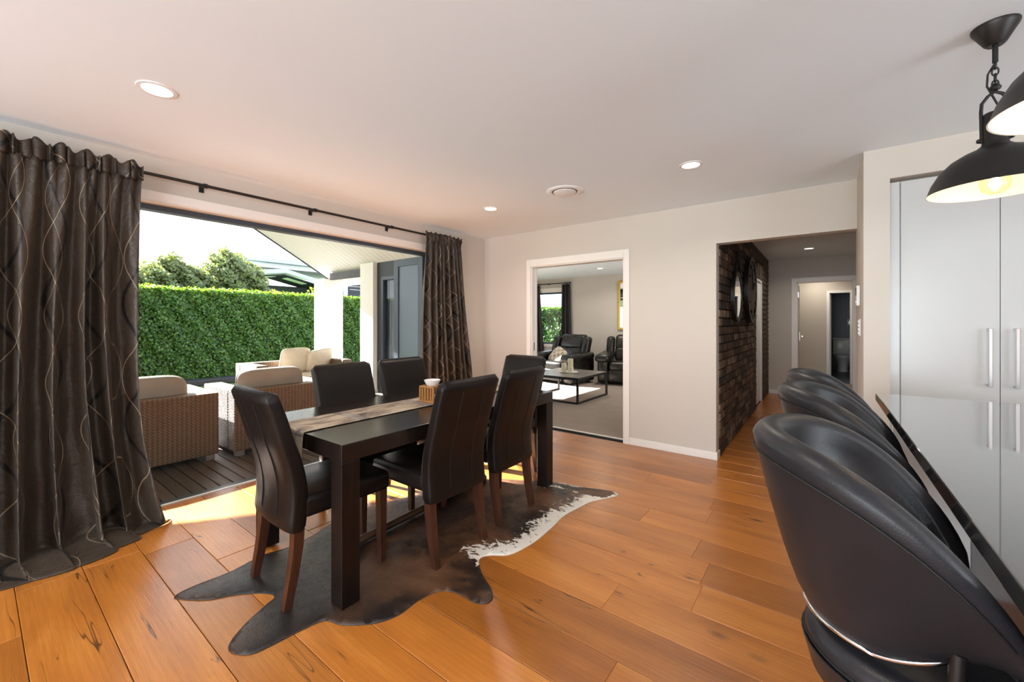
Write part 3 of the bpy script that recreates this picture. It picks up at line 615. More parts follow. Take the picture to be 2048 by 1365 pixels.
def make_chair():
    c = thing('dining_chair', '', 'chair', (0, 0, 0), group='leather dining chairs around the table')
    w = .222
    # seat: soft box, slightly crowned
    s = MB().rbox(-w, w, -.20, .255, .385, .485, .028, 4)
    s.v = [(x, y, z + (.014 * math.cos(x / w * 1.45) * math.cos((y - .03) / .23 * 1.45) if z > .44 else 0)) for x, y, z in s.v]
    so = s.obj('seat', m_leather, c, smooth=50)
    MB().tube([(-w + .004, -.19, .462), (-w + .002, .24, .462), (-w + .03, .257, .462), (w - .03, .257, .462), (w - .002, .24, .462), (w - .004, -.19, .462)], .0028, 6).obj('piping', m_seam, so)
    # backrest: swept profile from below the seat to the top, leaning back at the head
    def prof(t_):
        z = .335 + t_ * .645; k = max(0, (z - .45) / .53)
        yc = -.222 - .015 * math.sin(min(1, t_ * 1.6) * PI) * -1 - .118 * k ** 1.7
        th = .040 - .008 * k
        return yc, z, th
    nz, nr = 26, 28
    def back(u, v):
        yc, z, th = prof(v); yc0, z0, _ = prof(max(0, v - .01)); yc1, z1, _ = prof(min(1, v + .01)); dy, dz = yc1 - yc0, z1 - z0; L = math.hypot(dy, dz); dy /= L; dz /= L
        hw = w - .004 + .004 * v
        e = 1.0
        if v > .955: q = (v - .955) / .045; e = math.sqrt(max(0, 1 - q * q)) * .85 + .15 * (1 - q)
        if v < .03: e = .80 + .2 * (v / .03)
        a = u * 2 * PI; ca, sa = math.cos(a), math.sin(a); n_ = .16
        px = math.copysign(abs(ca) ** n_, ca) * (hw - (1 - e) * .03); pn = math.copysign(abs(sa) ** .42, sa) * th * max(e, .02)
        curve = .014 * (1 - (px / hw) ** 2)                      # slight hollow across the width
        return (px, yc - curve + pn * dz, z - pn * dy)
    b = MB().grid(back, nr * 2, nz, closeu=True)
    nn = nr * 2; b.f.append(tuple(reversed(range(nn)))); b.f.append(tuple(nz * nn + k for k in range(nn)))
    bo = b.obj('backrest', m_leather, c, smooth=55)
    for xx in (-.085, .085):
        pts = []
        for k in range(2, 23):
            yc, z, th = prof(k / 24); yc1, z1, _ = prof(k / 24 + .02); d_ = math.hypot(yc1 - yc, z1 - z)
            pts.append((xx * 1.0, yc - .014 * (1 - (xx / w) ** 2) - th * (z1 - z) / d_ + .0005, z + th * (yc1 - yc) / d_))
        MB().tube(pts, .0016, 5).obj('seam', m_seam, bo)
    for sx_ in (-1, 1):
        x = sx_ * .185
        MB().hexa([(x - .016, .205, 0), (x + .016, .205, 0), (x + .016, .237, 0), (x - .016, .237, 0)], [(x - .023, .195, .39), (x + .023, .195, .39), (x + .023, .241, .39), (x - .023, .241, .39)]).obj('leg', m_leg, c, bevel=.003)
        pts = [(x, -.262, 0), (x, -.236, .14), (x, -.218, .27), (x, -.212, .40)]
        m = MB()
        for (p, q, r0, r1) in zip(pts, pts[1:], (.017, .020, .022), (.020, .022, .023)):
            m.hexa([(x - r0, p[1] - r0, p[2]), (x + r0, p[1] - r0, p[2]), (x + r0, p[1] + r0, p[2]), (x - r0, p[1] + r0, p[2])], [(x - r1, q[1] - r1, q[2]), (x + r1, q[1] - r1, q[2]), (x + r1, q[1] + r1, q[2]), (x - r1, q[1] + r1, q[2])])
        m.obj('leg', m_leg, c)
    return c
chair = make_chair()
seats = [(-2.075, 1.115, R(-2), 'dark leather dining chair at the near head of the table, back to the camera'),
         (-1.855, 1.640, R(90), 'dark leather dining chair on the near long side, closest to the camera'),
         (-1.875, 2.170, R(92), 'dark leather dining chair on the near long side, farther from the camera'),
         (-2.455, 1.630, R(-90), 'dark leather dining chair on the deck side in front of the rattan armchair'),
         (-2.465, 2.165, R(-90), 'dark leather dining chair on the deck side nearest the right curtain'),
         (-2.150, 2.680, R(176), 'dark leather dining chair at the far head of the table by the lounge doorway')]
for i, (x, y, r_, lb) in enumerate(seats):
    c = chair if i == 0 else copy_tree(chair)
    c.location = (x, y, .004); c.rotation_euler = (0, 0, r_); c['label'] = lb

# table runner: printed strip, hanging over the near end
t = NT('printed_runner'); uv = t.coord('UV'); s2 = t.N('ShaderNodeSeparateXYZ'); t.set(s2.inputs[0], uv)
f = t.noise(t.coord('UV', (6, 2.2, 1)), 2.2, 6, .65, .5); g = t.noise(t.coord('UV', (3, 5, 1)), 1.7, 3)
c = t.ramp(f, [(.33, (.05, .045, .05)), (.45, (.26, .20, .16)), (.58, (.48, .40, .30)), (.75, (.55, .50, .42))])
per = t.math('FRACT', t.math('DIVIDE', s2.outputs[1], .46))
band = t.math('LESS_THAN', t.math('ABSOLUTE', t.math('SUBTRACT', per, .5)), .07)
c = t.mix(t.math('MULTIPLY', band, .8), c, t.ramp(g, [(.4, (.10, .09, .10)), (.6, (.34, .30, .27))]))
t.P(Base_Color=c, Roughness=.8); t.bump(t.noise(t.coord('UV', (300, 300, 1)), 3, 1), .3, .002); m_run = t.m
RX0, RX1 = -2.30, -2.02
path = [(TY_0 - .004 - .012, TH - .20), (TY_0 - .010, TH - .12), (TY_0 - .006, TH - .02), (TY_0 - .002, TH + .002), (TY_0 + .01, TH + .004)]
path += [(TY_0 + .01 + k * .1, TH + .004) for k in range(1, 17)] + [(TY_1 - .06, TH + .004)]
def runner(u, v):
    k = v * (len(path) - 1); i = min(int(k), len(path) - 2); f_ = k - i; y = path[i][0] + (path[i + 1][0] - path[i][0]) * f_; z = path[i][1] + (path[i + 1][1] - path[i][1]) * f_
    if z < TH - .01: y += -.012 * abs(math.sin(u * 9)) * (TH - z) / .2
    return (RX0 + (RX1 - RX0) * u + .06 * (y - 1.0) * -.0, y, z)
r = MB().grid(runner, 16, 66, uvfn=lambda u, v: (u * .28, v * 2.0)).obj('table_runner', m_run, smooth=180)
sm = r.modifiers.new('thickness', 'SOLIDIFY'); sm.thickness = .002; sm.offset = 1
setp(r, 'beige and grey printed cloth runner along the dining table', 'table runner')

# wooden oil burner with white bowl and tea light
WX, WY, WZ = -2.115, 1.895, TH + .0065
ob = thing('oil_burner', 'small slatted bamboo oil burner stand on the table runner', 'burner', (WX, WY, WZ), R(8))
hw, hh2 = .062, .108
MB().box(-hw, hw, -hw, hw, 0, .012).obj('base', m_bamboo, ob, bevel=.002)
MB().box(-hw, hw, -hw, -hw + .022, hh2 - .012, hh2).box(-hw, hw, hw - .022, hw, hh2 - .012, hh2).box(-hw, -hw + .022, -hw + .022, hw - .022, hh2 - .012, hh2).box(hw - .022, hw, -hw + .022, hw - .022, hh2 - .012, hh2).obj('top_frame', m_bamboo, ob, bevel=.002)
for sx_ in (-1, 1):
    for sy in (-1, 1): MB().box(sx_ * hw - (.012 if sx_ > 0 else 0), sx_ * hw + (.012 if sx_ < 0 else 0), sy * hw - (.012 if sy > 0 else 0), sy * hw + (.012 if sy < 0 else 0), .012, hh2 - .012).obj('post', m_bamboo, ob)
for k in range(4):
    q = -.036 + k * .024
    for sy in (-1, 1): MB().box(q - .0055, q + .0055, sy * (hw - .004) - .003, sy * (hw - .004) + .003, .012, hh2 - .012).obj('slat', m_bamboo, ob)
    MB().box(-(hw - .001), -(hw - .008), q - .0055, q + .0055, .012, hh2 - .012).obj('slat', m_bamboo, ob)
m_porc = simple('white_porcelain', (.85, .83, .80), .2)
bw = MB().lathe([(0, .004), (.024, .004), (.028, 0), (.034, 0), (.048, .020), (.056, .038), (.0535, .0385), (.045, .021), (.03, .008), (0, .007)], 32).obj('bowl', m_porc, smooth=40)
bw.location = (WX, WY, WZ + hh2 - .002); setp(bw, 'white porcelain bowl on top of the bamboo oil burner', 'bowl')
tl_ = thing('tea_light', 'white tea light inside the bamboo oil burner', 'candle', (WX + .01, WY + .01, WZ + .012))
MB().lathe([(0, 0), (.02, 0), (.02, .016), (.018, .016), (.018, .013), (0, .013)], 20).obj('cup', m_steel, tl_, smooth=40); MB().lathe([(0, .0135), (.0175, .0135)], 20).obj('wax', m_porc, tl_); MB().tube([(0, 0, .013), (.001, 0, .02)], .0008, 5).obj('wick', m_dark, tl_)

# ================================================================== COWHIDE AND POLE
hide = [(-2.372, .580), (-2.26, .655), (-2.19, .755), (-2.10, .835), (-2.035, .855), (-2.005, .80), (-1.95, .70), (-1.885, .625), (-1.827, .608), (-1.755, .65), (-1.735, .73), (-1.725, .82), (-1.70, .915), (-1.62, .945), (-1.52, 1.03), (-1.475, 1.13),
        (-1.480, 1.24), (-1.455, 1.34), (-1.38, 1.385), (-1.29, 1.385), (-1.225, 1.405), (-1.215, 1.455), (-1.27, 1.51), (-1.38, 1.57), (-1.475, 1.655), (-1.455, 1.72), (-1.375, 1.785), (-1.345, 1.90), (-1.335, 2.02), (-1.345, 2.20), (-1.36, 2.38), (-1.335, 2.55), (-1.315, 2.66), (-1.245, 2.80), (-1.205, 2.885), (-1.25, 2.93), (-1.36, 2.905),
        (-1.50, 2.86), (-1.70, 2.83), (-1.82, 2.77), (-1.93, 2.70), (-2.08, 2.62), (-2.25, 2.50), (-2.38, 2.40), (-2.45, 2.25), (-2.40, 2.10), (-2.42, 1.95), (-2.47, 1.78), (-2.52, 1.60), (-2.50, 1.42), (-2.44, 1.25), (-2.42, 1.10), (-2.45, .98), (-2.44, .90), (-2.42, .80), (-2.43, .68), (-2.425, .60), (-2.40, .57)]
def smooth_loop(pts, per=4):
    out = []; n = len(pts)
    for i in range(n):
        p0, p1, p2, p3 = (Vector(pts[(i + k) % n]) for k in (-1, 0, 1, 2))
        for j in range(per):
            q = j / per; out.append(.5 * ((2 * p1) + (-p0 + p2) * q + (2 * p0 - 5 * p1 + 4 * p2 - p3) * q * q + (-p0 + 3 * p1 - 3 * p2 + p3) * q ** 3))
    return out
hl = smooth_loop(hide); ne = len(hl); inner = []
gx = -2.6
while gx < -1.1:
    gy = .5
    while gy < 3.0: inner.append(Vector((gx + random.uniform(-.006, .006), gy + random.uniform(-.006, .006)))); gy += .032
    gx += .032
vs, es, fs, *_ = geometry.delaunay_2d_cdt(hl + inner, [(i, (i + 1) % ne) for i in range(ne)], [], 1, 1e-5)
seg = np.array([[p.x, p.y] for p in hl]); seg2 = np.roll(seg, -1, 0)
def edist(p):
    q = np.array([p.x, p.y]); d = seg2 - seg; tt = np.clip(((q - seg) * d).sum(1) / (d * d).sum(1), 0, 1); return np.sqrt((((seg + d * tt[:, None]) - q) ** 2).sum(1).min())
def hz(p, ed):
    base = .003 + .0045 * min(1, ed / .05); return base + .0018 * max(0, math.sin(p.x * 9 + p.y * 4) + math.sin(p.y * 11 - p.x * 5)) * min(1, ed / .1)
eds = [edist(p) for p in vs]
m = MB(); m.v = [(p.x, p.y, hz(p, e_)) for p, e_ in zip(vs, eds)]; m.f = [tuple(f_) for f_ in fs]
white = []
for p, e_ in zip(vs, eds):
    w_ = 0.0
    if p.y > 1.62 and p.x > -1.75 - (p.y - 1.7) * .02: w_ = max(0, 1 - e_ / (.19 if p.y < 2.75 else .04))
    if p.y > 2.76 and p.x > -1.5: w_ *= max(0, min(1, (1.0 if p.x - (-1.36) > (p.y - 2.80) * .8 else 0)))
    white.append(w_)
ho = m.obj('cowhide_rug', None, smooth=180)
if True:
    at = ho.data.attributes.new('white', 'FLOAT', 'POINT')
    if len(ho.data.vertices) == len(white): at.data.foreach_set('value', white)
t = NT('cowhide'); at = t.N('ShaderNodeAttribute', attribute_name='white').outputs['Fac']
v = t.coord('Object'); f = t.noise(v, 2.6, 4, .6, .4); st = t.noise(t.coord('Object', (1, 1.5, 1)), 17, 5, .72, .8)
c = t.ramp(f, [(.34, (.008, .006, .006)), (.45, (.030, .016, .011)), (.56, (.115, .052, .025)), (.70, (.17, .085, .045))])
c = t.mix(t.ramp(t.N('ShaderNodeSeparateXYZ', j_0=v).outputs[1], [(0, .0), (.1, 0.0)]), c, c)
sy = t.N('ShaderNodeSeparateXYZ', j_0=v).outputs[1]
c = t.mix(t.math('MULTIPLY', t.ramp(t.math('DIVIDE', sy, 3.0), [(.30, 1.0), (.50, 0.0)]), .75), c, (.012, .010, .010))
mk = t.math('MULTIPLY', t.math('ADD', at, t.math('MULTIPLY', t.math('SUBTRACT', st, .5), 3.0)), t.math('MINIMUM', 1.0, t.math('MULTIPLY', at, 6.0)))
c = t.mix(t.ramp(mk, [(.50, 0.0), (.55, 1.0)]), c, (.74, .69, .62))
t.P(Base_Color=c, Roughness=t.ramp(t.noise(t.coord('Object', (1, 1, 1)), 40, 3), [(.3, .28), (.7, .48)]), Specular_IOR_Level=.45)
t.bump(t.math('ADD', t.noise(t.coord('Object', (70, 240, 1)), 1.0, 3), t.math('MULTIPLY', t.noise(v, 7, 3), 1.5)), .35, .006)
ho.data.materials.append(t.m); sm = ho.modifiers.new('thickness', 'SOLIDIFY'); sm.thickness = .0025; sm.offset = -1
setp(ho, 'brown and black cowhide rug with white speckled edge under the table', 'rug')
pl = thing('wooden_pole', 'round brown wooden pole lying on the cowhide under the table', 'pole', (-2.13, 1.85, .033))
MB().tube([(-2.108, 1.27, .034), (-2.165, 2.44, .034)], .022, 16).obj('shaft', m_pole, pl, world=True, smooth=40)
MB().tube([(-2.165, 2.44, .034), (-2.166, 2.455, .034), (-2.168, 2.485, .034), (-2.169, 2.50, .034)], [.024, .033, .033, .022], 16).obj('end_cap', m_pole, pl, world=True, smooth=50)

# ================================================================== CURTAINS
def add_curtain(name, label, fn, nu, nv, width, mat, parent=None, group=None, bands=True):
    c = thing(name, label, 'curtain', fn(.5, 1.0)[:2] + (0,), group=group)
    o = MB().grid(fn, nu, nv, uvfn=lambda u, v: (u * width, v * 2.3)).obj('drape', mat, c, smooth=180, world=True)
    s_ = o.modifiers.new('thickness', 'SOLIDIFY'); s_.thickness = .003
    return c
XR, ZR = -3.535, 2.262
def wav(u, n, ph=0.0): return math.sin(2 * PI * n * u + ph + 1.1 * math.sin(2 * PI * u * 2.3 + 1) + .5 * math.sin(2 * PI * u * 5.1))
def curtL(u, v):
    yt = -.30 + (.665 + .30) * u
    if v < .055:                                             # ruffled heading over the rod
        q = v / .055; rf = wav(u, 24, .4)
        return (XR + .032 + .017 * rf * (.7 + .3 * q) + .007 * math.sin(u * 170), yt + .010 * math.sin(u * 90), 2.300 - .105 * q + .012 * math.sin(u * 61) * (1 - q) + .008 * math.sin(u * 150 + 1) * (1 - q))
    t_ = (v - .055) / .945; hang = .86
    def body(k):
        a = min(1, k * 3.0); ud = u + .020 * math.sin(k * 3.1 + u * 9)
        w1 = wav(ud, 8.2, .6); w1 = math.copysign(abs(w1) ** .75, w1); wt = wav(u, 17, .4); w2 = wav(ud, 4.1, 2.0)
        fl = .17 * max(0, (k - .50) / .50) ** 1.6
        x = XR + .024 * (1 - a) + .012 + (.050 * a + .026 * k) * w1 + .014 * wt * (1 - a) + .030 * k * w2 + fl + .012 * math.sin(k * 11 + u * 23) * k + .006 * math.sin(k * 37 + u * 51) * k
        y = yt - .025 * math.sin(k * PI) * u + .03 * k * wav(ud, 8.2, 2.2) * (1 if u < .9 else .3) + (.075 * max(0, (k - .65) / .35) ** 2 if u > .8 else 0) * (u - .8) / .2
        return max(x, -3.615), y
    if t_ < hang:
        k = t_ / hang; x, y = body(k)
        return (x, y, 2.195 * (1 - k) + .03 + .02 * math.sin(u * 19) * k ** 6)
    k = (t_ - hang) / (1 - hang); x0, yo = body(1.0)
    edge = -3.085 - .04 * u - .26 * max(0, (u - .72) / .28) ** 1.6 + .020 * math.sin(u * 13) + .008 * math.sin(u * 47)   # front edge of the pool
    x = x0 + (edge - x0) * k ** .9
    z = (.03 + .02 * math.sin(u * 19)) * (1 - k) ** 2 + .05 * max(0, math.sin(k * PI)) * (.35 + .65 * max(0, wav(u, 3.6, 1.2)) ** 2) * (1 - .5 * k) + .004
    return (x, yo + .05 * k * u, z)
add_curtain('drape_curtain', 'bronze satin curtain with wavy lines pooling on the floor at left', curtL, 280, 110, 2.9, m_curt, group='bronze curtains on the long rod')
def curtR(u, v):
    yt = 3.05 + (3.60 - 3.05) * u
    if v < .055:
        q = v / .055; rf = wav(u, 11, .4)
        return (XR + .024 + .012 * rf * (.55 + .45 * q) + .006 * math.sin(u * 120), yt + .01 * math.sin(u * 60) + .03 * (1 - q) * (u - .3), 2.297 - .105 * q + .010 * math.sin(u * 51) * (1 - q))
    k = (v - .055) / .945; z = 2.19 * (1 - k) + .006
    w1 = wav(u, 8.5, .2); w2 = wav(u, 15, 2.0)
    yb = 2.93 + (3.84 - 2.93) * u; y = yt + (yb - yt) * k ** .85
    x = XR + .024 * max(0, 1 - 4 * k) + (.012 + .018 * min(1, 4 * k) + .035 * k) * w1 + .010 * w2 + .05 * k ** 2 + .012 * math.sin(k * 11 + u * 14) * k
    return (max(x, -3.615), y, z)
add_curtain('drape_curtain', 'bronze satin curtain with wavy lines hanging straight near the corner', curtR, 220, 80, 2.4, m_curt, group='bronze curtains on the long rod')
rod = thing('curtain_rod', 'long slim black curtain rod above the bifold opening', 'curtain rod', (XR, 1.6, ZR))
MB().tube([(XR, -.40, ZR), (XR, 3.62, ZR)], .011, 12).obj('rod', m_black, rod, smooth=40, world=True)
for y in (1.02, 1.82, 2.62):
    MB().box(XL, XL + .006, y - .015, y + .015, ZR - .03, ZR + .03).tube([(XL, y, ZR), (XR, y, ZR)], .006, 8).tube([(XR, y - .012, ZR), (XR, y + .012, ZR)], .016, 12).obj('bracket', m_black, rod, world=True)
for y, s_ in ((3.625, 1), (-.405, -1)): MB().lathe([(0, -.02), (.012, -.02), (.018, -.008), (.018, .008), (.012, .02), (0, .02)], 16).xf(lambda p: (XR + p.x, y + p.z, ZR + p.y)).obj('finial', m_black, rod, smooth=50, world=True)

# ================================================================== BIFOLD DOOR STACK
bf = thing('bifold_door', 'charcoal framed bifold glass door folded back in a stack', 'door', (-3.98, 3.27, 0))
for k in range(4):
    y0 = 3.195 + k * .046; y1 = y0 + .040; xa, xb = -4.275, -3.735; z0, z1 = .012, 2.055; s_ = .085
    p = MB().box(xa, xa + s_, y0, y1, z0, z1).box(xb - s_, xb, y0, y1, z0, z1).box(xa + s_, xb - s_, y0, y1, z0, z0 + .12).box(xa + s_, xb - s_, y0, y1, z1 - s_, z1).obj('panel_frame', m_alu, bf, world=True, bevel=.002)
    MB().box(xa + s_, xb - s_, y0 + .015, y0 + .021, z0 + .12, z1 - s_).obj('pane', m_glass_tint, p, world=False).location = tuple(-Vector(bf.location))
for y in (3.238, 3.330):
    for z in (.22, 1.08, 1.92):
        m = MB().tube([(-4.288, y, z - .055), (-4.288, y, z + .055)], .009, 10)
        for q in (-.045, 0, .045): m.box(-4.282, -4.272, y - .022, y + .022, z + q - .012, z + q + .012)
        m.obj('hinge', m_chrome, bf, world=True)

# ================================================================== KITCHEN ISLAND, STOOLS, PANTRY
IX0, IY1, IZ = .228, 2.95, .90
t = NT('island_black_stone'); f = t.noise(t.coord('World'), 90, 2)
t.P(Base_Color=t.ramp(f, [(.4, (.030, .030, .032)), (.7, (.05, .05, .052))]), Roughness=.05, Specular_IOR_Level=.5, Coat_Weight=1.0, Coat_Roughness=.03, Coat_IOR=1.55); m_stone = t.m
isl = thing('kitchen_island', 'kitchen island bench with glossy dark stone top', 'kitchen island', (.8, 1.2, 0))
MB().box(IX0, 1.25, -.9, IY1, IZ - .04, IZ).obj('worktop', m_stone, isl, world=True, bevel=.003)
MB().box(.56, 1.20, -.85, IY1 - .05, .10, IZ - .04).obj('body', simple('island_panel_black', (.018, .017, .017), .25), isl, world=True, bevel=.002)
MB().box(.60, 1.15, -.80, IY1 - .10, .0, .10).obj('kickboard', m_dark, isl, world=True)
MB().box(IX0 + .06, .56, IY1 - .09, IY1 - .05, .0, IZ - .04).obj('end_panel', m_white, isl, world=True, bevel=.002)

def make_stool():
    c = thing('bar_stool', '', 'bar stool', (0, 0, 0), group='bar stools along the island')
    R0, PH = .258, R(126)
    def ztop(ph): return 1.050 - .228 * (abs(ph) / R(117)) ** 3.4
    def zbot(ph): return .668 + .06 * max(0, (abs(ph) - R(70)) / R(55)) ** 1.3
    nsec = 30
    def sec(ph):
        """closed section (radius, z): outer wall, rolled rim, inner wall"""
        zt, zb = ztop(ph), zbot(ph); h = zt - zb; out = []; rr = .030
        for k in range(9):
            q = k / 8; out.append((.158 + (R0 - .158) * q ** .75 - .002, zb + (h - .052) * q))
        for k in range(1, 12):
            a = PI * k / 12; out.append((R0 - rr + (rr + .004) * math.cos(a) - .004 * 0, zt - .036 + .036 * math.sin(a) + .0))
        for k in range(9):
            q = 1 - k / 8; out.append((.118 + (R0 - 2 * rr - .118) * q ** .8, zb + (h - .062) * q + .004))
        return out
    NU = 72; P = [sec(-PH + 2 * PH * i / NU) for i in range(NU + 1)]; ns = len(P[0]); m = MB()
    for i in range(NU + 1):
        ph = -PH + 2 * PH * i / NU; e_ = min(1, (PH - abs(ph)) / R(14)); e_ = math.sqrt(max(0.0, 1 - (1 - e_) ** 2)) * .9 + .1
        rm = sum(q[0] for q in P[i]) / ns; zm = sum(q[1] for q in P[i]) / ns
        for (r_, z) in P[i]:
            r_ = rm + (r_ - rm) * (.35 + .65 * e_); z = zm + (z - zm) * (.50 + .50 * e_)
            m.v.append((-r_ * math.cos(ph), -r_ * math.sin(ph) * .98, z))
    for i in range(NU):
        for k in range(ns):
            k2 = (k + 1) % ns; m.f.append((i * ns + k, (i + 1) * ns + k, (i + 1) * ns + k2, i * ns + k2))
    m.f.append(tuple(range(ns))); m.f.append(tuple(reversed([NU * ns + k for k in range(ns)])))
    bo = m.obj('backrest', m_leather2, c, smooth=60)
    pts = []; pts2 = []
    for i in range(4, NU - 3):
        ph = -PH + 2 * PH * i / NU; zt, zb = ztop(ph), zbot(ph)
        pts.append((-(R0 + .0005) * math.cos(ph), -(R0 + .0005) * math.sin(ph) * .98, zt - .054)); pts2.append((-.160 * math.cos(ph), -.160 * math.sin(ph) * .98, zb + .002))
    MB().tube(pts, .0020, 6).obj('seam', m_seam, bo); MB().tube(pts2, .0045, 6).obj('trim', m_chrome, bo, smooth=60)
    # round seat cushion on a moulded pan
    so = MB().lathe([(0, .575), (.13, .572), (.165, .580), (.180, .602), (.178, .628), (.160, .642), (.11, .648), (.06, .650), (0, .650)], 48, (.02, 0, 0)).obj('seat', m_leather2, c, smooth=60)
    MB().tube([(.02 + .1805 * math.cos(a), .1805 * math.sin(a), .606) for a in np.linspace(0, 2 * PI, 49)[:-1]], .002, 6, close=True).obj('piping', m_seam, so)
    MB().lathe([(0, .490), (.06, .490), (.13, .505), (.170, .540), (.186, .600), (.182, .600), (.165, .550), (.12, .525), (0, .52)], 48, (.02, 0, 0)).obj('seat_shell', m_leather2, c, smooth=50)
    for s_ in (-1, 1):
        MB().tube([(.03, s_ * .165, .56), (.045, s_ * .178, .64), (.05, s_ * .176, .74)], .011, 10).obj('arm_bracket', m_black, c, smooth=60)
    MB().lathe([(.026, .012), (.026, .20), (.019, .205), (.019, .49)], 24, caps=True).obj('column', m_chrome, c, smooth=40)
    MB().lathe([(0, 0), (.135, 0), (.135, .006), (.115, .016), (.06, .030), (.03, .05), (0, .05)], 48).obj('base', m_chrome, c, smooth=40)
    fr = MB().tube([(.13 * math.cos(a) + .05, .13 * math.sin(a), .22) for a in np.linspace(0, 2 * PI, 33)[:-1]], .009, 8, close=True).obj('foot_ring', m_chrome, c, smooth=60)
    return c
stool = make_stool()
for i, (x, y, r_, lb) in enumerate([(.127, 1.15, 0, 'black leather tub bar stool nearest the camera at the island'), (.122, 1.90, R(0), 'middle black leather tub bar stool at the island'), (.116, 2.46, R(3), 'black leather tub bar stool at the far end of the island')]):
    c = stool if i == 0 else copy_tree(stool)
    c.location = (x, y, .001); c.rotation_euler = (0, 0, r_); c['label'] = lb

m_pan = simple('pantry_white_lacquer', (.54, .55, .54), .25)
pn = thing('pantry_cupboard', 'tall white pantry cupboard with long steel bar handles', 'cupboard', (1.4, 3.60, 0))
DY = 3.575
MB().box(PX0 + .001, PX1 - .001, DY + .022, 3.659, .0, PZ - .02).obj('carcass', m_white, pn, world=True)
MB().box(PX0 + .002, .392, DY + .002, DY + .022, .0, PZ - .02).obj('filler_panel', m_pan, pn, world=True, bevel=.001)
edges = [.396, .815, 1.234, 1.653, 2.072, 2.50]; hnd = [.770, .872, 1.61, 1.70, 2.03]
for k, (a, b) in enumerate(zip(edges, edges[1:])):
    d = MB().box(a + .0015, b - .0015, DY, DY + .02, .10, PZ - .022).obj('door', m_pan, pn, world=True, bevel=.0015)
    hx = hnd[k]
    m = MB().rbox(hx - .008, hx + .008, DY - .042, DY - .030, .910, 1.247, .002, 1)
    for z in (.916, 1.241): m.box(hx - .008, hx + .008, DY - .031, DY, z - .006, z + .006)
    m.obj('handle', m_steel, d).location = tuple(-Vector(pn.location))
MB().box(PX0 + .002, PX1 - .002, DY + .01, DY + .022, .0, .10).obj('kickboard', m_white, pn, world=True)

# ================================================================== LIGHTS ON THE CEILING, VENT, WALL CONTROLS
m_shade_in = simple('shade_inside_cream', (.86, .80, .68), .5)
m_shade = simple('shade_black_bronze', (.016, .014, .013), .42, metal=.3)
m_bulb = emit('bulb_glow', (1.0, .84, .58), 40)
m_bulbglass = glass('bulb_glass', (1.0, .95, .85), .06)
def make_pendant():
    p = thing('pendant_lamp', '', 'pendant lamp', (0, 0, ZC), group='pendant lamps over the island'); Z = lambda z: z - ZC
    MB().lathe([(0, Z(2.325)), (.022, Z(2.325)), (.030, Z(2.332)), (.052, Z(2.372)), (.060, Z(2.385)), (.064, Z(2.395)), (.064, ZC - ZC), (0, 0)], 32).obj('canopy', m_shade, p, smooth=40)
    MB().tube([(0, 0, Z(2.33)), (0, 0, Z(2.262))], .008, 12).obj('rod', m_shade, p, smooth=40)
    for k in range(4):
        zc = Z(2.252 - k * .024); lk = [(.0085 * math.cos(a), 0, zc + .016 * math.sin(a)) if k % 2 else (0, .0085 * math.cos(a), zc + .016 * math.sin(a)) for a in np.linspace(0, 2 * PI, 17)[:-1]]
        MB().tube(lk, .0026, 6, close=True).obj('chain_link', m_shade, p, smooth=60)
    MB().tube([(0, 0, Z(2.262)), (-.018, .004, Z(2.225)), (-.020, .004, Z(2.18)), (-.004, 0, Z(2.13)), (.012, 0, Z(2.085))], .0032, 6).obj('cable', m_shade, p, smooth=60)
    MB().lathe([(0, Z(2.155)), (.013, Z(2.158)), (.017, Z(2.166)), (.013, Z(2.174)), (.008, Z(2.182)), (0, Z(2.186))], 16).obj('knuckle', m_shade, p, smooth=50)
    MB().tube([(-.034, 0, Z(1.965)), (-.036, 0, Z(2.085)), (-.034, 0, Z(2.115)), (-.018, 0, Z(2.14)), (0, 0, Z(2.152)), (.018, 0, Z(2.14)), (.034, 0, Z(2.115)), (.036, 0, Z(2.085)), (.034, 0, Z(1.965))], .0055, 8).obj('yoke', m_shade, p, smooth=60)
    for s_ in (-1, 1): MB().lathe([(0, 0), (.008, 0), (.009, .006), (.006, .012), (0, .013)], 12).xf(lambda q: (s_ * (.036 + q.z), q.x, q.y + Z(1.975))).obj('thumb_screw', m_shade, p, smooth=50)
    sh = MB().lathe([(0, Z(2.075)), (.028, Z(2.073)), (.0335, Z(2.066)), (.0335, Z(1.965)), (.037, Z(1.952)), (.055, Z(1.938)), (.085, Z(1.925)), (.120, Z(1.902)), (.150, Z(1.868)), (.172, Z(1.826)), (.184, Z(1.787)), (.1865, Z(1.785))], 64).obj('shade', m_shade, p, smooth=50)
    MB().lathe([(.1865, Z(1.785)), (.183, Z(1.786)), (.169, Z(1.825)), (.147, Z(1.866)), (.118, Z(1.898)), (.084, Z(1.920)), (.03, Z(1.935)), (0, Z(1.935))], 64).obj('shade_lining', m_shade_in, sh, smooth=50)
    bl = MB().lathe([(0, Z(1.765)), (.020, Z(1.768)), (.036, Z(1.782)), (.043, Z(1.806)), (.040, Z(1.832)), (.026, Z(1.868)), (.017, Z(1.895)), (.015, Z(1.935))], 32).obj('bulb', m_bulbglass, p, smooth=60)
    MB().lathe([(0, Z(1.786)), (.012, Z(1.790)), (.018, Z(1.806)), (.012, Z(1.824)), (0, Z(1.830))], 20).obj('filament', m_bulb, bl, smooth=60)
    return p
pend = make_pendant()
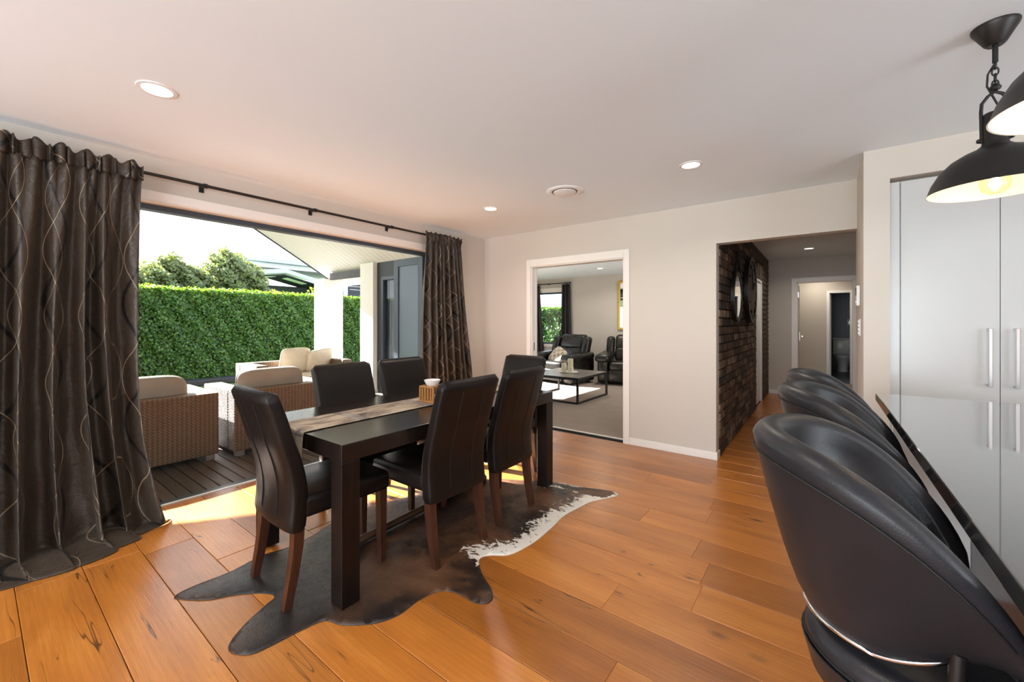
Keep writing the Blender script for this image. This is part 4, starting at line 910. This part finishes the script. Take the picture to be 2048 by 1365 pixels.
for i, (x, y, lb) in enumerate([(.519, 2.332, 'black dome pendant lamp with lit bulb in front of the pantry'), (.519, 1.545, 'black dome pendant lamp cut off by the right edge of the photo')]):
    p = pend if i == 0 else copy_tree(pend)
    p.location = (x, y, ZC); p['label'] = lb
    l = bpy.data.lights.new('pendant_light', 'POINT'); l.energy = 1.0; l.color = (1.0, .80, .55); l.shadow_soft_size = .012
    lo = bpy.data.objects.new('pendant_light', l); COL.objects.link(lo); lo.location = (0, 0, 1.852 - ZC); lo.parent = p

m_led = emit('led_diffuser', (1.0, .93, .82), 6)
def make_down():
    d = thing('downlight', '', 'downlight', (0, 0, ZC), group='recessed ceiling downlights')
    MB().lathe([(.056, -.001), (.060, -.006), (.076, -.004), (.078, 0)], 40).obj('trim_ring', m_white, d, smooth=40)
    MB().lathe([(0, -.0015), (.056, -.0015)], 40).xf(lambda p: p).obj('diffuser', m_led, d)
    return d
dn = make_down()
def downlight(x, y, lb, power, first=[True], z=ZC):
    d = dn if first[0] else copy_tree(dn); first[0] = False
    d.location = (x, y, z); d['label'] = lb
    l = bpy.data.lights.new('downlight_beam', 'AREA'); l.shape = 'DISK'; l.size = .11; l.energy = power; l.color = (1.0, .90, .76); l.spread = R(150)
    lo = bpy.data.objects.new('downlight_beam', l); COL.objects.link(lo); lo.location = (0, 0, -.009); lo.parent = d
DP = 4
downlight(-2.545, .540, 'round ceiling downlight nearest the camera, at upper left', DP)
downlight(-2.600, 3.085, 'small ceiling downlight near the far left corner of the dining room', DP)
downlight(-.745, 3.085, 'ceiling downlight between the air vent and the pantry wall', DP)
downlight(-.745, .540, 'ceiling downlight behind the upper edge of the photo', DP)
downlight(-2.56, -2.1, 'ceiling downlight behind the camera at left', DP); downlight(-.745, -2.1, 'ceiling downlight behind the camera in the middle', DP)
downlight(1.6, .9, 'ceiling downlight over the kitchen bench', DP); downlight(1.6, -1.6, 'ceiling downlight over the rear of the kitchen', DP)
downlight(-.163, 7.65, 'lit downlight in the hall ceiling', 3)
downlight(-3.67, 7.87, 'lit downlight in the lounge ceiling', 10)
downlight(-.10, 10.55, 'downlight in the lobby washing the wall beside the bathroom', 4)

vt = thing('ceiling_vent', 'round white ceiling air vent with a disc centre', 'vent', (-1.75, 3.055, ZC))
MB().lathe([(.108, -.001), (.112, -.010), (.135, -.012), (.152, -.006), (.156, 0)], 48).obj('ring', m_white, vt, smooth=40)
MB().lathe([(0, -.026), (.06, -.024), (.092, -.016), (.096, -.010), (.05, -.006), (0, -.006)], 48).obj('disc', m_white, vt, smooth=40)
MB().lathe([(0, -.0012), (.110, -.0012)], 48).obj('throat', simple('vent_throat', (.30, .27, .24), .8), vt)
MB().tube([(0, 0, -.001), (0, 0, -.01)], .01, 10).obj('stem', m_white, vt)

th_ = thing('thermostat', 'white wall controller with small dark display beside the hall opening', 'thermostat', (HX1, 3.86, 1.475))
MB().rbox(HX1 - .022, HX1 - .001, 3.815, 3.905, 1.40, 1.545, .006, 2).obj('case', m_white, th_, world=True)
MB().box(HX1 - .024, HX1 - .0215, 3.83, 3.89, 1.475, 1.53).obj('display', m_grey, th_, world=True); MB().box(HX1 - .024, HX1 - .0215, 3.85, 3.87, 1.425, 1.437).obj('button', m_steel, th_, world=True)
sw = thing('light_switch', 'white vertical light switch plate below the wall controller', 'switch', (HX1, 3.79, 1.245))
MB().rbox(HX1 - .010, HX1 - .001, 3.753, 3.827, 1.185, 1.305, .003, 1).obj('plate', m_white, sw, world=True)
for z in (1.205, 1.232, 1.259, 1.286): MB().box(HX1 - .015, HX1 - .0095, 3.782, 3.798, z - .009, z + .009).obj('rocker', m_white, sw, world=True)

# ================================================================== RATTAN ON THE DECK
def slab_rattan(mb, name, root): return mb.obj(name, m_rattan, root, bevel=.012, seg=2)
def rattan_seat(label, name, loc, rot, wd, dp=.86, ht=.635, arm=.17, group='rattan seats on the deck'):
    """local: faces +Y, back at y=0"""
    r_ = thing(name, label, 'armchair' if wd < 1.2 else 'sofa', loc, rot, group=group)
    h = wd / 2
    slab_rattan(MB().box(-h, h, 0, arm, .05, ht), 'back_panel', r_)
    for s_ in (-1, 1): slab_rattan(MB().box(min(s_ * h, s_ * (h - arm)), max(s_ * h, s_ * (h - arm)), arm + .001, dp, .05, ht), 'arm', r_)
    slab_rattan(MB().box(-h + arm, h - arm, arm, dp, .05, .30), 'seat_base', r_)
    for sx_ in (-1, 1):
        for y in (.06, dp - .06): MB().box(sx_ * (h - .06) - .035, sx_ * (h - .06) + .035, y - .035, y + .035, 0, .05).obj('foot', m_steel, r_)
    return r_
def soft_cushion(name, label, loc, rot, sx_, sy, sz, mat, group=None, tilt=(0, 0)):
    def fn(u, v):
        a = u * 2 * PI; b = (v - .5) * PI; cx, sx2 = math.cos(a), math.sin(a); e1 = .38
        k = max(1e-4, math.cos(b)) ** .5; x = math.copysign(abs(cx) ** e1, cx) * k; y = math.copysign(abs(sx2) ** e1, sx2) * k; z = math.copysign(abs(math.sin(b)) ** .8, math.sin(b))
        pinch = 1 - .22 * (x * x * y * y)
        return (x * sx_ / 2, y * sy / 2, z * sz / 2 * pinch + .008 * math.sin(x * 5 + y * 3) * (1 - abs(z)))
    c = thing(name, label, 'cushion', loc, rot, group=group); 
    o = MB().grid(fn, 48, 18, closeu=True).obj('cover', mat, c, smooth=180); o.rotation_euler = (tilt[0], tilt[1], 0)
    pts = [fn(i / 48, .5) for i in range(48)]; pz = MB().tube([(p[0] * 1.005, p[1] * 1.005, p[2]) for p in pts], .005, 6, close=True).obj('piping', mat, o, smooth=60)
    return c
rattan_seat('brown rattan armchair at left on the deck, half hidden by the curtain', 'rattan_armchair', (-4.585, .82, -.02), R(90), 1.22)
lb = MB().box(-.0, .055, -.001, .0, 0, .022).obj('maker_label', simple('label_plate', (.55, .45, .40), .4), bpy.data.objects['rattan_armchair']); lb.location = (-.38, -.0015, .13); lb['label'] = 'small pale plate'
rattan_seat('brown rattan armchair on the deck right behind the dining chairs', 'rattan_armchair', (-4.50, 2.01, -.02), R(90), .96)
soft_cushion('deck_cushion', 'beige back cushion of the rattan armchair beside the left curtain', (-4.80, .82, .565), R(90), .84, .46, .17, m_cush, 'seat cushions of the rattan set', (R(78), 0))
soft_cushion('deck_cushion', 'beige back cushion of the rattan armchair behind the dining chairs', (-4.72, 1.955, .565), R(90), .66, .46, .17, m_cush, 'seat cushions of the rattan set', (R(78), 0))
soft_cushion('deck_cushion', 'flat beige seat cushion in the rattan armchair at left', (-5.08, .82, .352), R(90), .86, .62, .13, m_cush2, 'seat cushions of the rattan set')
soft_cushion('deck_cushion', 'flat beige seat cushion in the rattan armchair behind the dining chairs', (-5.00, 2.01, .352), R(90), .61, .62, .13, m_cush2, 'seat cushions of the rattan set')
rattan_seat('long rattan sofa on the far side of the deck facing the house', 'rattan_sofa', (-7.55, 3.36, -.02), R(-90), 1.56, .80, .64)
soft_cushion('deck_cushion', 'cream scatter cushion standing upright on the far rattan sofa', (-7.22, 3.36, .62), R(-86), .50, .46, .16, m_cush2, 'seat cushions of the rattan set', (R(75), 0))
soft_cushion('deck_cushion', 'cream scatter cushion leaning in the corner of the far rattan sofa', (-7.20, 3.78, .60), R(-80), .50, .44, .16, m_cush2, 'seat cushions of the rattan set', (R(68), R(6)))
soft_cushion('deck_cushion', 'long cream seat cushion on the far rattan sofa', (-7.07, 3.36, .355), R(-90), 1.20, .58, .13, m_cush2, 'seat cushions of the rattan set')

# ================================================================== LOUNGE
def recliner(name, label, loc, rot, wd, n=1, cat='recliner'):
    """local: faces -Y (front), origin under the middle"""
    r_ = thing(name, label, cat, loc, rot); h = wd / 2; aw = .25
    MB().rbox(-h + .06, h - .06, -.38, .40, .05, .30, .04, 3).obj('base', m_leather3, r_, smooth=50)
    iw = (wd - 2 * aw) / n
    for k in range(n):
        x0 = -h + aw + k * iw
        s_ = MB().rbox(x0 + .004, x0 + iw - .004, -.46, .20, .28, .47, .07, 4); s_.obj('seat_cushion', m_leather3, r_, smooth=60)
        f_ = MB().rbox(x0 + .012, x0 + iw - .012, -.47, -.38, .07, .31, .03, 3); f_.obj('footrest_panel', m_leather3, r_, smooth=60)
        for (za, zb, ya, yb, th) in ((.44, .76, .20, .30, .19), (.70, 1.01, .27, .40, .20)):
            b = MB().rbox(x0 + .006, x0 + iw - .006, -th / 2, th / 2, za, zb, .07, 4)
            b.xf(lambda p: (p.x, p.y + ya + (yb - ya) * (p.z - za) / (zb - za), p.z)).obj('back_cushion', m_leather3, r_, smooth=60)
    for s_ in (-1, 1):
        x0, x1 = sorted((s_ * h, s_ * (h - aw)))
        MB().rbox(x0 + .02, x1 - .02, -.44, .36, .04, .55, .05, 3).obj('arm_side', m_leather3, r_, smooth=60)
        a = MB().rbox(x0 - .03, x1 + .02, -.50, .34, .50, .66, .075, 5); a.v = [(x, y, z - .05 * max(0, (-y - .15) / .35)) for x, y, z in a.v]; a.obj('arm_pad', m_leather3, r_, smooth=60)
        b = MB().rbox(s_ * (h - .16) - .085, s_ * (h - .16) + .085, -.10, .10, .50, .97, .07, 4); b.xf(lambda p: (p.x, p.y + .22 + .14 * (p.z - .5) / .47 - .05, p.z)).obj('wing', m_leather3, r_, smooth=60)
    for sx_ in (-1, 1):
        for y in (-.3, .3): MB().box(sx_ * (h - .15) - .03, sx_ * (h - .15) + .03, y - .03, y + .03, .004, .06).obj('foot', m_dark, r_)
    return r_
recliner('recliner_chair', 'black leather recliner armchair in front of the lounge window', (-4.46, 7.75, .004), R(-10), 1.14)
recliner('leather_sofa', 'black leather sofa cut off by the lounge door frame', (-2.95, 8.38, .004), R(12), 1.75, 2, 'sofa')
t = NT('patchwork_print'); f = t.N('ShaderNodeTexChecker', i_Vector=t.coord('Object', (1, 1, 1)), i_Scale=14.0); f.inputs[1].default_value = (.62, .55, .44, 1); f.inputs[2].default_value = (.20, .17, .14, 1)
nz = t.noise(t.coord('Object'), 20, 3); t.P(Base_Color=t.mix(t.ramp(nz, [(.45, 0.0), (.55, .8)]), f.outputs[0], (.56, .48, .38)), Roughness=.85)
soft_cushion('patterned_cushion', 'beige and grey patchwork cushion leaning on the leather recliner', (-4.50, 7.56, .56), R(-22), .38, .38, .11, t.m, None, (R(58), R(24)))
ct = thing('coffee_table', 'low lounge coffee table with brown top on black square frames', 'table', (-3.56, 6.22, .004))
CX0, CX1, CY0, CY1, CH = -4.02, -3.02, 5.68, 6.78, .415
t = NT('walnut_slate'); f = t.noise(t.coord('World', (1, 5, 1)), 3, 5); t.P(Base_Color=t.ramp(f, [(.3, (.20, .175, .155)), (.7, (.32, .285, .25))]), Roughness=.25)
MB().box(CX0 + .015, CX1 - .015, CY0 + .015, CY1 - .015, CH - .015, CH).obj('table_top', t.m, ct, world=True, bevel=.002)
MB().box(CX0, CX1, CY0, CY0 + .03, CH - .04, CH - .004).box(CX0, CX1, CY1 - .03, CY1, CH - .04, CH - .004).box(CX0, CX0 + .03, CY0 + .03, CY1 - .03, CH - .04, CH - .004).box(CX1 - .03, CX1, CY0 + .03, CY1 - .03, CH - .04, CH - .004).obj('apron', m_black, ct, world=True)
for x in (CX0, CX1 - .03):
    for y in (CY0, CY1 - .03): MB().box(x, x + .03, y, y + .03, .004, CH - .04).obj('leg', m_black, ct, world=True)
    MB().box(x, x + .03, CY0 + .03, CY1 - .03, .004, .03).obj('foot_rail', m_black, ct, world=True)
MB().box(CX0 + .03, CX1 - .03, CY0, CY0 + .03, .004, .03).obj('foot_rail', m_black, ct, world=True)
tr2 = MB().lathe([(0, 0), (.15, 0), (.165, .010), (.160, .012), (.148, .005), (0, .005)], 36).obj('candle_plate', m_porc, smooth=40); tr2.location = (-3.50, 6.25, CH + .001); setp(tr2, 'round white plate under the candles on the coffee table', 'plate')
m_wax = simple('cream_wax', (.78, .70, .52), .5)
for (dx, dy, r_, h, lb) in ((-.075, -.04, .042, .155, 'medium cream pillar candle, left of the three on the plate'), (.0, .06, .046, .225, 'tallest cream pillar candle on the coffee table plate'), (.065, -.045, .046, .098, 'shortest cream pillar candle, right of the three on the plate')):
    c = thing('pillar_candle', lb, 'candle', (-3.50 + dx, 6.25 + dy, CH + .0065), group='candles on the lounge coffee table')
    MB().lathe([(0, 0), (r_, 0), (r_, h - .004), (r_ - .004, h), (r_ * .5, h - .006), (0, h - .008)], 28).obj('wax', m_wax, c, smooth=40); MB().tube([(0, 0, h - .008), (.001, 0, h + .008)], .0012, 5).obj('wick', m_dark, c)
# curtains, rod, framed mirror in the lounge
lr = thing('lounge_curtain_rod', 'short black curtain rod above the lounge window', 'curtain rod', (-5.7, LY - .08, 2.265))
MB().tube([(-6.5, LY - .08, 2.265), (-4.99, LY - .08, 2.265)], .012, 10).obj('rod', m_black, lr, smooth=40, world=True)
MB().lathe([(0, -.02), (.02, -.012), (.02, .012), (0, .02)], 14).xf(lambda p: (-4.98 + p.z, LY - .08 + p.x, 2.265 + p.y)).obj('finial', m_black, lr, world=True)
for x in (-5.62, -5.12): MB().box(x - .012, x + .012, LY - .085, LY, 2.25, 2.28).obj('bracket', m_black, lr, world=True)
def lc(x0, x1, xb0, xb1, n, yc):
    def fn(u, v):
        x = x0 + (x1 - x0) * u + ((xb0 + (xb1 - xb0) * u) - (x0 + (x1 - x0) * u)) * v; return (x, yc + (.02 + .02 * v) * wav(u, n, 1), 2.235 - 2.22 * v)
    return fn
add_curtain('lounge_curtain', 'dark plain curtain right of the lounge window', lc(-5.22, -5.0, -5.27, -4.93, 5, LY - .08), 90, 20, 1.0, m_curt2, group='dark curtains at the lounge window')
add_curtain('lounge_curtain', 'dark plain curtain left of the lounge window, by the door frame', lc(-6.25, -5.90, -6.25, -5.74, 5, LY - .08), 90, 20, 1.0, m_curt2, group='dark curtains at the lounge window')
add_curtain('sheer_curtain', 'grey curtain behind the sliding glass door on the deck', lambda u, v: (-6.46 + .62 * u - .05 * v * (1 - u), FY + .17 + .04 * wav(u, 6, 1), 2.15 - 2.13 * v), 120, 20, 1.6, m_curt3)
gm = thing('gold_frame', 'tall gold framed mirror cut off by the lounge door frame', 'mirror', (-3.36, LY, 1.1))
m_gold = simple('gold_leaf', (.65, .42, .10), .3, metal=.85)
for k, (a, b, c_, d_) in enumerate(((-3.775, -3.715, 1.10, 2.24), (-2.995, -2.935, 1.10, 2.24), (-3.715, -2.995, 2.18, 2.24), (-3.715, -2.995, 1.10, 1.16))): MB().box(a, b, LY - .04, LY - .001, c_, d_).obj('frame_rail', m_gold, gm, world=True, bevel=.012)
MB().box(-3.715, -2.995, LY - .018, LY - .002, 1.16, 2.18).obj('mirror_glass', simple('mirror_silver', (.9, .9, .9), .02, metal=1.0), gm, world=True)

# ================================================================== HALL THINGS
m_mirror = bpy.data.materials['mirror_silver']
def ring_on_brick(mb): return mb.xf(lambda p: (BX + .008 + p.z, p.x, p.y))
sm_ = thing('strap_mirror', 'round black mirror hung by a leather strap on the brick wall', 'mirror', (BX, 5.10, 1.57))
MB().lathe([(.235, .026), (.235, .036), (.275, .036), (.275, .0), (.0, .0)], 48).xf(lambda p: (BX + .008 + p.z, p.x + 5.10, p.y + 1.565)).obj('frame', m_black, sm_, smooth=40, world=True)
MB().lathe([(0, .030), (.236, .030)], 48).xf(lambda p: (BX + .008 + p.z, p.x + 5.10, p.y + 1.565)).obj('mirror_glass', m_mirror, sm_, world=True)
MB().add([(BX + .02, 5.10 - .19, 1.765), (BX + .02, 5.10 - .16, 1.80), (BX + .02, 5.085, 2.06), (BX + .02, 5.115, 2.06), (BX + .02, 5.26, 1.80), (BX + .02, 5.29, 1.765), (BX + .045, 4.91, 1.765), (BX + .045, 4.94, 1.80), (BX + .045, 5.085, 2.06), (BX + .045, 5.115, 2.06), (BX + .045, 5.26, 1.80), (BX + .045, 5.29, 1.765)],
         [(0, 1, 2), (6, 8, 7), (0, 2, 8, 6), (1, 7, 8, 2), (0, 6, 7, 1), (3, 4, 5), (9, 11, 10), (3, 9, 10, 4), (4, 10, 11, 5), (3, 5, 11, 9), (2, 8, 9, 3)]).obj('strap', m_black, sm_, world=True)
MB().lathe([(0, .03), (.018, .03), (.018, .05), (0, .055)], 12).xf(lambda p: (BX + p.z, p.x + 5.10, p.y + 2.055)).obj('peg', m_black, sm_, world=True)
ck_ = thing('wall_clock', 'large round wooden wall clock with dark rim on the brick wall', 'clock', (BX, 6.15, 1.70))
MB().lathe([(.375, .032), (.375, .05), (.43, .05), (.43, .0), (.0, .0)], 56).xf(lambda p: (BX + .008 + p.z, p.x + 6.15, p.y + 1.70)).obj('rim', m_black, ck_, smooth=40, world=True)
m_cw = wood('clock_face_wood', (.07, .045, .026), (.22, .14, .08), .6, (2, 14, 1.5))
for k in range(6):
    z0 = -.36 + k * .12; hw2 = math.sqrt(max(.01, .372 ** 2 - (z0 + .06) ** 2))
    MB().box(BX + .040, BX + .050, 6.15 + z0 + .002, 6.15 + z0 + .118, 1.70 - hw2, 1.70 + hw2).obj('face_board', m_cw, ck_, world=True)
MB().bar((BX + .058, 6.15, 1.70), (BX + .058, 6.15 + .15, 1.70 + .10), .02, .006).obj('hour_hand', m_black, ck_, world=True); MB().bar((BX + .062, 6.15, 1.70), (BX + .062, 6.15 - .10, 1.70 + .26), .014, .006).obj('minute_hand', m_black, ck_, world=True)
for k in range(12):
    a = k * PI / 6; MB().bar((BX + .054, 6.15 + .30 * math.sin(a), 1.70 + .30 * math.cos(a)), (BX + .054, 6.15 + .35 * math.sin(a), 1.70 + .35 * math.cos(a)), .02, .005).obj('hour_mark', m_black, ck_, world=True)
aw_ = thing('wall_art', 'narrow wooden wall ornament on the lobby wall beside the bathroom door', 'wall art', (.56, 10.2, 1.45))
for dy in (-.10, .0): MB().bar((.53, 10.15 + dy, 1.88), (.53, 10.30 + dy, 1.44), .05, .03).obj('wood_strip', m_bamboo, aw_, world=True)
tlt = thing('toilet', 'white toilet with cistern in the dark bathroom', 'toilet', (.42, 13.6, .004))
def oval(z, rx, ry, yc, n=28): return [(.42 + rx * math.cos(2 * PI * k / n), yc + ry * math.sin(2 * PI * k / n), z) for k in range(n)]
def loft(mb, rings):
    n = len(rings[0]); b = len(mb.v); [mb.v.extend(r_) for r_ in rings]
    for i in range(len(rings) - 1):
        for k in range(n): mb.f.append((b + i * n + k, b + i * n + (k + 1) % n, b + (i + 1) * n + (k + 1) % n, b + (i + 1) * n + k))
    mb.f.append(tuple(reversed(range(b, b + n)))); mb.f.append(tuple(range(b + (len(rings) - 1) * n, b + len(rings) * n))); return mb
loft(MB(), [oval(.004, .12, .20, 13.72), oval(.10, .115, .20, 13.72), oval(.25, .14, .25, 13.68), oval(.36, .185, .31, 13.62), oval(.40, .19, .32, 13.61)]).obj('bowl', m_porc, tlt, smooth=50, world=True)
loft(MB(), [oval(.40, .195, .325, 13.61), oval(.43, .195, .325, 13.61), oval(.445, .17, .30, 13.61)]).obj('seat_lid', m_porc, tlt, smooth=40, world=True)
MB().rbox(.22, .62, 13.92, 14.12, .40, .83, .025, 3).obj('cistern', m_porc, tlt, smooth=50, world=True); MB().rbox(.21, .63, 13.91, 14.13, .83, .865, .01, 2).obj('cistern_lid', m_porc, tlt, world=True)
vn = thing('bathroom_vanity', 'dark vanity cabinet with pale top beside the toilet', 'vanity', (.95, 13.9, .004))
MB().box(.70, 1.29, 13.7, 14.19, .15, .84).obj('cabinet', m_dark, vn, world=True); MB().box(.68, 1.295, 13.68, 14.195, .84, .875).obj('basin_top', m_porc, vn, world=True); MB().box(.72, 1.27, 13.75, 14.19, .004, .15).obj('plinth', m_dark, vn, world=True)
bp = thing('cistern_plate', 'small white plate on the dark bathroom wall', 'wall plate', (.60, 14.19, 1.28)); MB().rbox(.52, .66, 14.185, 14.198, 1.20, 1.36, .004, 1).obj('plate', m_white, bp, world=True); MB().box(.56, .62, 14.178, 14.186, 1.25, 1.31).obj('button', m_steel, bp, world=True)  # push-button plate of the cistern on the wall
